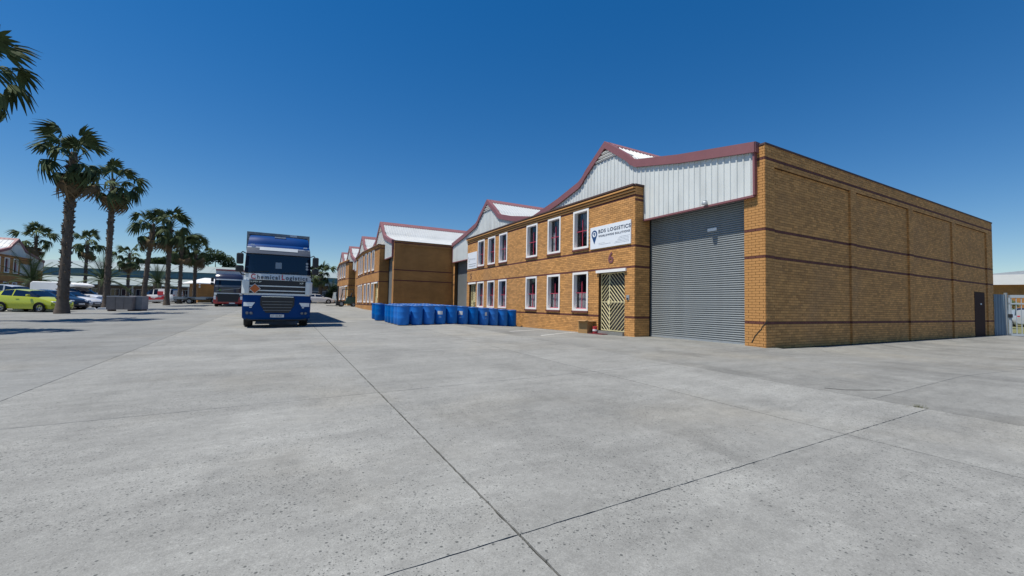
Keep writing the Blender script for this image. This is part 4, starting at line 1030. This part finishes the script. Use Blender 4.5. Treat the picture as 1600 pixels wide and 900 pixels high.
q.build('red_graphic', m_redp, v); q = MB(); q.obox((0, .915, .72), (.7, .01, .1), Matrix.Rotation(R(14), 3, 'Y')); q.obox((.3, .915, .66), (.5, .01, .08), Matrix.Rotation(R(-14), 3, 'Y')); q.build('side_lettering', m_paper, v)
car('parked_van', 'grey-green van behind the red and white van', 'van', gl(-12.6, 72), R(95), (.3, .36, .35), None, 'van')
car('parked_car', 'white car at the far end of the yard, right of the blue lorry', 'sedan', gl(4.75, 67.8), R(4), (.7, .71, .71))
car('parked_car', 'second pale car behind the white one at the far end of the yard', 'sedan', gl(4.9, 72), R(4), (.5, .52, .52))
car('parked_van', 'grey van standing left of the forklift mast', 'van', gl(8.4, 71.0), R(-80), (.28, .3, .3), None, 'van')
# concrete wheel stops under the green hatchback
for i, (x, y) in enumerate(((-16.4, 41.0), (-15.5, 40.9), (-14.7, 40.8), (-13.9, 40.7), (-12.7, 43.6), (-12.2, 44.0))):
    q = MB(); q.prism([(-.3, 0), (.3, 0), (.18, .16), (-.18, .16)], -.12, .12, 'y'); o = q.build('wheel_stop', m_surr, loc=(x, y, G(x, y)))
    tag(o, f'white concrete wheel stop on the ground by the parked cars, {ORD[i]} from the left', 'wheel stop', 'white wheel stops')
# grey crates by the palms
def crate(label, loc, rz, L, Wd, H):
    T = thing('crate', label, 'crate', loc, rz, 'grey site crates'); mm = mat('weathered_ply', (.2, .175, .165) if L > 1.2 else (.27, .27, .28), .8, var=.15, scale=3); ml = mat('weathered_edge', (.5, .47, .46), .8, var=.15)
    q = MB(); q.box(-L/2+.03, L/2-.03, -Wd/2+.03, Wd/2-.03, .12, H-.05); q.build('carcass', mm, T)
    n = max(2, int(L/.45))
    for i in range(n):
        q = MB(); a = -L/2+i*L/n; q.box(a+.012, a+L/n-.012, -Wd/2, -Wd/2+.04, .1, H-.06); q.build('panel', mm, T)
    for s in (-1, 1):
        q = MB(); q.box(s*L/2-.03, s*L/2+.012, -Wd/2, Wd/2, .1, H-.06); q.build('end_panel', mm, T)
    q = MB(); q.box(-L/2-.02, L/2+.02, -Wd/2-.02, Wd/2+.02, H-.06, H); q.build('lid', ml, T)
    for x in (-L/2+.15, L/2-.15):
        q = MB(); q.box(x-.1, x+.1, -Wd/2+.01, Wd/2-.01, 0, .12); q.build('runner', m_cop, T)
crate('long grey wooden crate with vertical panels on the ground before the palms', gl(-10.15, 40.5), R(-4), 1.42, .9, 1.08)
crate('shorter grey crate at the right end of the long crate', gl(-9.33, 41.0), R(-10), .74, .95, 1.1)
# flatbed trailers
def flatbed(label, loc, rz, L):
    T = thing('flatbed_trailer', label, 'trailer', loc, rz, 'low flatbed trailers')
    q = MB(); q.box(-L/2, L/2, -.95, .95, .62, .74); q.build('deck', m_rail, T)
    q = MB(); q.box(-L/2, L/2, -.97, -.95, .55, .85); q.box(-L/2, L/2, .95, .97, .55, .85); q.build('side_rail', m_grey, T)
    q = MB(); q.box(L/2, L/2+1.2, -.05, .05, .55, .63); q.box(-L/2, L/2, -.4, -.3, .48, .62); q.box(-L/2, L/2, .3, .4, .48, .62); q.build('drawbar', m_black, T)
    q = MB(); q.box(-.6, .5, -1.12, -.9, .68, .73); q.build('mudguard', m_black, T)
    for x in (-.05,):
        for s in (-1, 1): wheel(T, (x, s*1.0, .33), .33, .2, 'y', .6, s)
flatbed('low flatbed trailer nearest the fourth palm trunk', gl(-9.9, 65.2), R(3), 3.2)
flatbed('low flatbed trailer standing left of the dark lorry', gl(-7.6, 66.6), R(3), 3.0)
# forklift
FK = thing('forklift', 'green forklift with a dark mast standing beside the far brick block', 'forklift', gl(6.5, 51.8), R(178))
mg = mat('green_forklift_paint', (.012, .075, .055), .4, coat=.3)
q = MB(); q.prism([(-1.25, .35), (.5, .3), (.55, .62), (-.1, .66), (-.15, .95), (-.35, 1.12), (-1.2, 1.15), (-1.32, .9)], -.5, .5, 'y'); q.build('body', mg, FK, bevel=.05)
q = MB(); q.prism([(-.75, 1.15), (-.25, 1.1), (-.25, 1.2), (-.62, 1.25), (-.72, 1.65), (-.8, 1.65)], -.25, .25, 'y'); q.build('seat', m_black, FK)
q = MB()
for s in (-.45, .45):
    q.tube([(.45, s, .6), (.25, s, 2.0), (-.9, s, 2.05), (-1.05, s, 1.15)], .035, 6)
for x in (-.8, -.55, -.3, -.05, .2): q.bar((x, -.45, 2.04), (x, .45, 2.04), .04, .03)
q.build('overhead_guard', m_black, FK)
q = MB()
for s in (-.34, .34): q.box(.72, .86, s-.06, s+.06, .1, 2.35)
for z in (.35, 1.2, 2.25): q.box(.74, .82, -.34, .34, z, z+.12)
q.box(.77, .79, -.3, .3, .35, 2.3); q.build('mast', m_black, FK)
q = MB(); q.box(.87, .95, -.5, .5, .1, .6); q.box(.87, .92, -.5, .5, .9, 1.2); q.build('carriage', m_black, FK)
for s in (-.3, .3):
    q = MB(); q.box(.92, 1.95, s-.06, s+.06, .07, .12); q.build('fork', m_black, FK)
for x, r_ in ((.4, .33), (-.9, .26)):
    for s in (-1, 1): wheel(FK, (x, s*.48, r_), r_, .2, 'y', .55, s, True)
q = MB(); q.tube([(.2, 0, 1.0), (.05, 0, 1.25)], .03, 6); q.lathe([(.14, -.01), (.17, 0), (.14, .01)], 12, (.03, 0, 1.28)); q.build('steering_wheel', m_black, FK)

# ------------------------------------------------------------------ palms
m_palm = mat('palm_leaf', (.055, .078, .032), .75, spec=.15, island=.4, var=.2, scale=3)
m_palmd = mat('dead_palm_leaf', (.13, .095, .055), .85, spec=.1, island=.3)
m_trunk = mat('palm_trunk', (.11, .085, .065), .95, var=.35, scale=5, bump=.6, bscale=18)
def fan_leaf(seed, droop, dead=False, nseg=15):
    rr = random.Random(seed); mb = MB(); PL = rr.uniform(.8, 1.4)     # petiole along +x
    mb.tube([(0, 0, 0), (PL*.5, 0, .08), (PL, 0, .06)], [.035, .025, .018], 4, cap=False)
    c = Vector((PL, 0, .06))
    for i in range(nseg):
        a = R(lerp(-112, 112, i/(nseg-1))+rr.uniform(-3, 3)); l = (.92-.25*abs(a)/2.06)*rr.uniform(.85, 1.1)
        d = Vector((math.cos(a), math.sin(a), 0)); s = Vector((-d.y, d.x, 0)); hw = .085
        fold = .045 if i % 2 else -.02
        p = []
        for t, wv, dz in ((.0, .1, 0), (.42, 1., -.1*droop), (.7, .75, -.5*droop), (.95, .1, -1.15*droop)):
            sag = -abs(math.sin(a))*.35*t*droop
            q = c+d*l*t*(1-.12*droop*t)+Vector((0, 0, dz*l*.8+sag+fold*t+rr.uniform(-.03, .03)*t)); p.append((q-s*hw*wv, q+s*hw*wv))
        vs = [v_ for pr in p for v_ in pr]
        mb.add(vs, [(0, 1, 3, 2), (2, 3, 5, 4), (4, 5, 7, 6)])
    return mb.mesh('leaf', m_palmd if dead else m_palm, fix=False)
LEAF = [fan_leaf(k, d) for k, d in enumerate((.35, .55, .8, 1.0, 1.2, .7))]; DEAD = [fan_leaf(20+k, 1.4, True, 11) for k in range(2)]
def fan_palm(label, x, y, h, spread=1., n=38, lean=0., r=.2, seed=0, ndead=6, group='tall fan palms along the yard', z=None, leanx=0):
    rr = random.Random(seed+50); z0 = G(x, y) if z is None else z
    T = thing('fan_palm', label, 'palm tree', (x, y, z0), 0, group)
    prof = [(0, r*1.55), (.25, r*1.35), (.9, r*1.08), (h*.35, r*.95), (h*.7, r*.88), (h*.93, r*.95), (h, r*.6)]
    pts = []; rad = []
    for i in range(26):
        t = i/25*h
        for (a, ra), (b, rb) in zip(prof[:-1], prof[1:]):
            if a <= t <= b: rv = lerp(ra, rb, (t-a)/(b-a)); break
        pts.append((leanx*(t/h)**1.5, lean*(t/h)**1.5, t)); rad.append(rv*rr.uniform(.96, 1.04))
    q = MB(); q.tube(pts, rad, 12); q.build('trunk', m_trunk, T, smooth=True, ang=60)
    # stubs of cut leaf bases
    q = MB(); nst = int(h*26)
    for k in range(nst):
        t = rr.uniform(.5, h*.98); a = rr.uniform(0, 6.283); f_ = t/h; rv = r*.93
        c = Vector((leanx*f_**1.5+math.cos(a)*rv, lean*f_**1.5+math.sin(a)*rv, t)); d = Vector((math.cos(a), math.sin(a), 1.1)).normalized(); s = Vector((-math.sin(a), math.cos(a), 0))
        l = rr.uniform(.1, .22)*(1+.6*(f_ > .85))*r/.29; wv = rr.uniform(.035, .07)*r/.29
        q.add([c-s*wv-d*.05, c+s*wv-d*.05, c+s*wv*.5+d*l, c-s*wv*.5+d*l, c+Vector((0, 0, .14))], [(0, 1, 2, 3), (0, 3, 4), (1, 4, 2), (2, 4, 3)])
    q.build('leaf_stubs', m_trunk, T, kind='stuff', fix=False)
    top = Vector((leanx, lean, h))
    for k in range(n):
        f_ = k/(n-1); az = k*2.39996+rr.uniform(-.25, .25); el = lerp(78, -42, f_**.9)+rr.uniform(-14, 14)
        sc = spread*rr.uniform(.8, 1.2)*(1.0 if f_ > .12 else .8)
        if f_ > .3 and rr.random() < .28: continue
        me = LEAF[min(5, max(0, int(f_*4.2+rr.uniform(0, 1.3))))]
        off = Vector((math.cos(az), math.sin(az), 0))*.18+Vector((0, 0, -.9*f_*spread))
        o = inst('leaf', me, T, top+off, (rr.uniform(-.5, .5), -R(el), az), (sc, sc, sc))
    for k in range(ndead):
        az = rr.uniform(0, 6.283); o = inst('leaf', rr.choice(DEAD), T, top+Vector((math.cos(az)*.25, math.sin(az)*.25, -.8*spread-rr.uniform(.0, .6))), (rr.uniform(-.4, .4), R(rr.uniform(35, 70)), az), (spread*.9,)*3)
    return T
fan_palm('tall fan palm whose crown alone shows at the top left corner', -12.75, 28.3, 11.7, .95, 32, seed=1, ndead=2, r=.3)
fan_palm('tall fan palm standing outside the left edge, casting its shadow on the yard', -13.2, 21.3, 11.2, .95, 30, seed=2, ndead=1, r=.3)
fan_palm('tallest fan palm with a thick dark trunk behind the lime hatchback', -11.9, 36.3, 10.2, 1.0, 28, seed=3, leanx=.1, r=.25)
fan_palm('second tall fan palm, right behind the long grey crate', -12.15, 44.6, 10.5, 1.0, 28, seed=4, r=.2)
fan_palm('fan palm with a pale leaning trunk right of the short grey crate', -12.1, 54.6, 8.4, 1.0, 28, seed=5, leanx=.5, ndead=5, r=.2)
fan_palm('fan palm with full crown in front of the red and white van', -10.75, 57.2, 8.9, 1.02, 30, seed=6, r=.21, ndead=5)
fan_palm('slim fan palm left of the flatbed trailers', -11.0, 65.0, 7.6, .95, 36, seed=8, ndead=4)
fan_palm('slim fan palm before the small brick hut', -9.9, 67.3, 7.5, 1.0, 36, seed=9, ndead=4)
gb = 'fan palms behind the parked cars'
fan_palm('fan palm rising behind the shaded block across the yard', -33.5, 92, 9.8, 1.25, 28, seed=10, group=gb, z=.8)
fan_palm('fan palm just right of the tallest palm trunk, farther back', -25.3, 84, 8.8, 1.1, 24, seed=11, group=gb, z=.8)
fan_palm('fan palm with sparse crown behind the second tall palm trunk', -21.5, 88, 7.6, 1.1, 22, seed=12, group=gb, z=.8)
fan_palm('fan palm at the far left edge beyond the shaded block roof', -35.2, 80, 10.2, 1.3, 26, seed=14, group=gb, z=.8)
fan_palm('fan palm at the far end of the yard between the lorry and the brick row', 5.7, 76.5, 5.3, 1.05, 34, seed=13, group='palms at the end of the yard', r=.28, ndead=2)
fan_palm('fan palm mostly hidden behind the right mirrors of the blue lorry', 3.55, 78.5, 4.6, .95, 26, seed=15, group='palms at the end of the yard', r=.26, ndead=2)
# feather palms
m_frond = mat('date_frond', (.05, .075, .03), .75, spec=.15, island=.35)
def frond(seed, droop):
    rr = random.Random(seed); mb = MB(); n = 22; L = 2.6; pts = []
    for i in range(9):
        t = i/8; pts.append(Vector((L*t*(1-.12*droop*t), 0, .55*L*t*.25-droop*L*.42*t*t)))
    mb.tube(pts, [.035*(1-.8*i/8) for i in range(9)], 4, cap=False)
    for i in range(n):
        t = .12+.88*i/n; k = min(7, int(t*8)); p = pts[k].lerp(pts[k+1], t*8-k); d = (pts[k+1]-pts[k]).normalized()
        for s in (-1, 1):
            l = .5*math.sin(math.pi*(.15+.8*t))*rr.uniform(.85, 1.1); e = p+d*l*.6+Vector((0, s*l*.75, .12*l-droop*.12)); wv = d*.022
            mb.add([p-wv, p+wv, e], [(0, 1, 2)])
    return mb.mesh('frond', m_frond, fix=False)
FR = [frond(k, d) for k, d in enumerate((.3, .6, .9, 1.2))]
def date_palm(label, x, y, h, sc=1., n=30, seed=0, z=None):
    rr = random.Random(seed); T = thing('date_palm', label, 'palm tree', (x, y, G(x, y) if z is None else z), 0, 'low feather palms')
    q = MB(); q.tube([(0, 0, 0), (0, 0, h*.5), (0, 0, h)], [.45, .4, .48], 10); q.build('trunk', m_trunk, T, smooth=True)
    for k in range(n):
        f_ = k/(n-1); az = k*2.39996; el = lerp(78, -12, f_)+rr.uniform(-7, 7); s = sc*rr.uniform(.85, 1.1)
        inst('frond', FR[min(3, int(f_*4))], T, (0, 0, h), (0, -R(el), az), (s, s, s))
date_palm('feather palm with drooping fronds behind the white pickup', -22.0, 60, 2.3, 1.35, seed=1)
date_palm('feather palm spreading behind the second tall palm trunk', -17.2, 62, 2.6, 1.35, seed=2)
date_palm('feather palm before the long warehouse, left of the fourth palm trunk', -14.6, 72, 2.6, 1.25, seed=3)
date_palm('bushy feather palm by the far end of the brick row', 7.6, 78, 1.6, 1.1, seed=4)

# ------------------------------------------------------------------ broadleaf trees and bushes
m_leaf = mat('broad_leaf', (.035, .055, .022), .8, spec=.08, island=.45)
m_bark = mat('bark', (.1, .08, .06), .9, var=.3)
def leafy(name, label, cat, x, y, z, h, lobes, n, size, group=None, trunk=.25, seed=0, m=m_leaf):
    rr = random.Random(seed); T = thing(name, label, cat, (x, y, z), 0, group)
    q = MB(); c0 = Vector((0, 0, h*.45)); q.tube([(0, 0, 0), (.1, 0, h*.25), c0], [trunk, trunk*.75, trunk*.6], 8)
    for (lx, ly, lz, lr) in lobes: q.tube([c0, Vector((lx*.5, ly*.5, (lz+h*.45)/2+.2)), Vector((lx, ly, lz))], [trunk*.5, trunk*.3, trunk*.1], 6)
    q.build('trunk', m_bark, T, smooth=True)
    c = MB(); tot = sum(l[3]**2 for l in lobes)
    for (lx, ly, lz, lr) in lobes:
        for k in range(int(n*lr*lr/tot)):
            d = Vector((rr.gauss(0, 1), rr.gauss(0, 1), rr.gauss(0, .7))).normalized()*lr*rr.random()**.35
            p = Vector((lx, ly, lz))+d*Vector((1, 1, .75)) if False else Vector((lx+d.x, ly+d.y, lz+d.z*.72))
            u_ = Vector((rr.gauss(0, 1), rr.gauss(0, 1), rr.gauss(0, .6))).normalized(); w_ = u_.orthogonal().normalized(); s = size*rr.uniform(.6, 1.3)
            c.add([p-u_*s, p+w_*s*.5, p+u_*s, p-w_*s*.5], [(0, 1, 2, 3)])
    c.build('crown', m, T, fix=False)
# placing by sight line: point at pixel (px,py) of the photo and depth along the view axis
def at(px, py, dep):
    d = fw*650+rt*(px-800)+up*(450-py); return Vector((0, 0, CZ))+d*(dep/650)
p = at(338, 405, 118); leafy('umbrella_tree', 'big dark tree with flat spreading crown above the warehouse roof', 'tree', p.x, p.y, 1, p.z, [(-2.6, -1, 11.2, 2.3), (-.2, -.5, 12.5, 2.6), (2.2, 0, 11.4, 2.3), (3.2, .5, 10.0, 1.9), (-4.2, -1, 10.4, 1.5)], 4200, .26, seed=2, trunk=.4)
for i, (px_, py_, lb) in enumerate(((262, 405, 'dark tree top showing over the warehouse roof right of the fourth palm'), (292, 407, 'low dark tree top over the warehouse roof between two slim palms'), (238, 408, 'narrow strip of dark tree top over the warehouse roof'))):
    p = at(px_, py_, 124); leafy('far_tree', lb, 'tree', p.x, p.y, 1, p.z, [(-2.2, 0, p.z-1.5, 1.5), (0, 0, p.z-1.2, 1.7), (2.3, 0, p.z-1.6, 1.5)], 1500, .3, 'trees beyond the warehouse', seed=5+i, trunk=.3)
p = at(528, 455, 72); leafy('bush', 'grey-green bush behind the grey van by the brick row', 'bush', p.x, p.y, .8, 2.4, [(-.9, 0, 1.5, 1.2), (.6, .2, 1.9, 1.3), (0, 0, 2.6, 1.0), (1.6, 0, 1.2, 1.0)], 2600, .13, seed=9, trunk=.1)

# ------------------------------------------------------------------ far buildings
m_tealroof = mat('pale_green_roof', (.29, .345, .335), .5, var=.1, scale=.15, dirt=((.23, .27, .27), .12, .7, (1, .1, 1)))
m_teal = mat('teal_band', (.045, .12, .16), .5, var=.1); m_lowroof = mat('pale_lower_roof', (.27, .32, .31), .5, var=.08, scale=.4)
m_wallg = mat('dim_wall', (.09, .075, .06), .85, var=.2, scale=.5)
a = at(40, 470, 92); b_ = at(545, 470, 120); a.z = b_.z = 0; dv = b_-a; Lw = dv.length; ang = math.atan2(dv.y, dv.x)
WH = thing('long_warehouse', 'long warehouse with pale green curved roof across the end of the yard', 'warehouse', (a.x, a.y, .6), ang)
q = MB(); q.box(0, Lw, .02, 22, 0, 5.6); q.build('upper_wall', m_teal, WH)
sheets = 12
for i in range(sheets):
    q = MB(); xa, xb = i*Lw/sheets+.02, (i+1)*Lw/sheets-.02; rows = []
    for k in range(9):
        t = k/8; rows.append([(x, -.5+11.5*t, 7.25+2.35*math.sin(t*math.pi/2)) for x in (xa, xb)])
    for k in range(1, 9):
        t = k/8; rows.append([(x, 11+11.5*t, 7.25+2.35*math.cos(t*math.pi/2)) for x in (xa, xb)])
    q.grid(rows); q.build('roof_sheet', m_tealroof, WH, fix=False)
q = MB(); q.box(0, Lw, -.1, 22, 5.6, 7.22); q.build('fascia_band', m_teal, WH)
q = MB()
for i in range(int(Lw/1.2)): q.box(i*1.2+.1, i*1.2+.22, -.13, -.1, 5.7, 7.1)
q.build('band_ribs', mat('teal_rib', (.06, .15, .19), .5), WH, kind='stuff')
q = MB(); rows = [[(x, -7.5+7.5*t, 3.5+2.0*t) for x in np.linspace(0, Lw, 60)] for t in (0, .5, 1)]; q.grid(rows); q.add([(0, -7.5, 3.5), (Lw, -7.5, 3.5), (Lw, -7.5, 3.3), (0, -7.5, 3.3)], [(0, 1, 2, 3)]); q.build('lower_roof', m_lowroof, WH, fix=False)
q = MB(); q.box(0, Lw, -5.8, -5.6, 0, 4.0); lw = q.build('lower_wall', m_wallg, WH)
nb = 26
for i in range(nb):
    x = (i+.5)*Lw/nb; q = MB(); q.box(x-1.1, x+1.1, -5.86, -5.8, 1.0, 2.6); wn = q.build('window', mat('pale_frame', (.4, .42, .42), .6) if i == 0 else wn.data.materials[0], lw)
    q = MB()
    for k in range(3): q.box(x-1.03+k*.71, x-.39+k*.71, -5.88, -5.85, 1.08, 2.52)
    q.build('pane', m_screen, wn)
for i in range(14):
    x = i*Lw/13; q = MB(); q.box(x-.12, x+.12, -7.4, -7.2, 0, 3.4); q.build('post', mat('post_paint', (.3, .3, .28), .7) if i == 0 else bpy.data.materials['post_paint'], WH)
p = at(324, 470, 66); p.z = G(p.x, p.y)
HT = thing('brick_hut', 'small brick gatehouse with white hipped roof left of the dark lorry', 'hut', p, R(28))
q = MB(); q.box(-1.9, 1.9, -1.6, 1.6, -.3, 3.0); q.build('wall', m_brickfar, HT)
q = MB(); e = 2.6; q.add([(-e-.2, -2.1, 3.0), (e+.2, -2.1, 3.0), (e+.2, 2.1, 3.0), (-e-.2, 2.1, 3.0), (-.5, 0, 3.9), (.5, 0, 3.9), (-e-.2, -2.1, 2.88), (e+.2, -2.1, 2.88), (e+.2, 2.1, 2.88), (-e-.2, 2.1, 2.88)], [(0, 1, 5, 4), (1, 2, 5), (2, 3, 4, 5), (3, 0, 4), (0, 1, 7, 6), (1, 2, 8, 7), (2, 3, 9, 8), (3, 0, 6, 9), (6, 7, 8, 9)]); q.build('roof', m_white, HT)
q = MB(); q.box(.2, 1.15, -1.64, -1.58, 0, 2.1); d2 = q.build('door', m_cop, HT); q = MB(); q.box(.35, 1.0, -1.66, -1.63, 1.1, 1.95); q.build('door_pane', m_screen, d2)
q = MB(); q.tube([(1.75, -1.7, 2.9), (1.65, -1.72, 2.4), (1.65, -1.72, 2.0)], .06, 6); q.build('downpipe', m_white, HT)
q = MB()
for z in (2.4, 2.75): q.lathe([(0, -.02), (.13, -.02), (.13, .02)], 10, (-1.75, -1.65, z), 'y')
q.build('wall_lamp', m_white, HT)
p = at(492, 470, 84); p.z = .8
SH = thing('storage_shed', 'dark blue-grey shed with pale roof behind the white car at the yard end', 'shed', p, R(10))
q = MB(); q.box(-5, 5, 0, 10, 0, 3.6); q.build('wall', mat('blue_grey_cladding', (.04, .06, .085), .6, var=.15), SH)
q = MB(); q.prism([(-5.3, 3.5), (5.3, 3.5), (5.3, 3.7), (0, 5.2), (-5.3, 3.7)], -.3, 10.3, 'y'); q.build('roof', m_lowroof, SH)
for z in (2.3, 1.7):
    q = MB(); q.box(-4.8, 4.8, -.03, 0, z, z+.12); q.build('wall_strip', m_grey, SH)
# right-hand side: fence panel, gate, road beyond, brick building with white roof
FP = thing('sheet_fence', 'blue-grey sheet metal fence panel between the brick block and the gate', 'fence', (35.0, 7.3, -.17), R(-15))
q = MB(); rows = [[(x, -h*.8, z) for x, h in corr(0, .95)] for z in (0, 2.4)]; q.grid(rows); q.build('sheet', mat('blue_grey_sheet', (.13, .19, .25), .5, var=.08), FP, fix=False)
q = MB(); q.box(0, .95, .02, .06, .3, .36); q.box(0, .95, .02, .06, 2.0, 2.06); q.build('rail', m_grey, FP)
q = MB(); q.box(.93, 1.02, -.05, .06, 0, 2.5); q.build('post', m_grey, FP)
GT = thing('palisade_gate', 'white steel gate with upright bars beside the sheet fence', 'gate', (36.05, 6.98, -.17), R(-55))
mgw = mat('white_gate_paint', (.36, .41, .45), .5)
q = MB(); q.box(0, 3, -.03, .03, .08, .2); q.box(0, 3, -.03, .03, 1.85, 1.93); q.box(0, 3, -.03, .03, 2.22, 2.38); q.box(0, .08, -.03, .03, .08, 2.38); q.box(2.92, 3, -.03, .03, .08, 2.38); q.build('gate_frame', mgw, GT)
for i in range(15):
    q = MB(); x = .1+i*.2; q.box(x, x+.03, -.012, .012, .2, 2.22); q.build('bar', mgw, GT)
q = MB(); q.box(-.02, .14, -.07, .07, 1.1, 1.3); q.build('lock_box', m_black, GT)
p = at(1600, 470, 50)
RB = thing('brick_building', 'tan brick building with white roof fascia beyond the gate', 'building', (p.x-6, p.y-6, -.1), R(-61))
q = MB(); q.box(-9, 22, 0, 10, 0, 4.5); q.build('wall', m_brickfar, RB); q = MB(); q.box(-9.4, 22.4, -.4, 10, 4.4, 5.5); q.build('roof_fascia', m_white, RB)
q = MB(); q.prism([(-9.4, 5.5), (22.4, 5.5), (6, 7.3)], 3, 4, 'y'); q.build('roof', m_grey, RB)
p = at(1592, 490, 40); car('parked_car', 'pale van standing behind the palisade gate', 'van', (p.x, p.y, -.1), R(28), (.4, .42, .44))
p = at(1560, 470, 34); leafy('bush', 'green bush showing above the sheet fence beside the gate', 'bush', p.x, p.y, -.1, 1.6, [(0, 0, 2.2, .8), (1.0, -.2, 2.0, .7), (-.7, 0, 1.9, .7)], 1600, .09, seed=11, trunk=.08, m=mat('fresh_leaf', (.06, .1, .025), .6, island=.4))
vg = MB(); p0 = at(1500, 505, 34); 
vg.grid([[(x, y, G(x, y)+.0-.01) for x in np.linspace(38, 70, 9)] for y in np.linspace(-12, 14, 8)]); tag(vg.build('verge', m_grassf, fix=False), kind='structure')
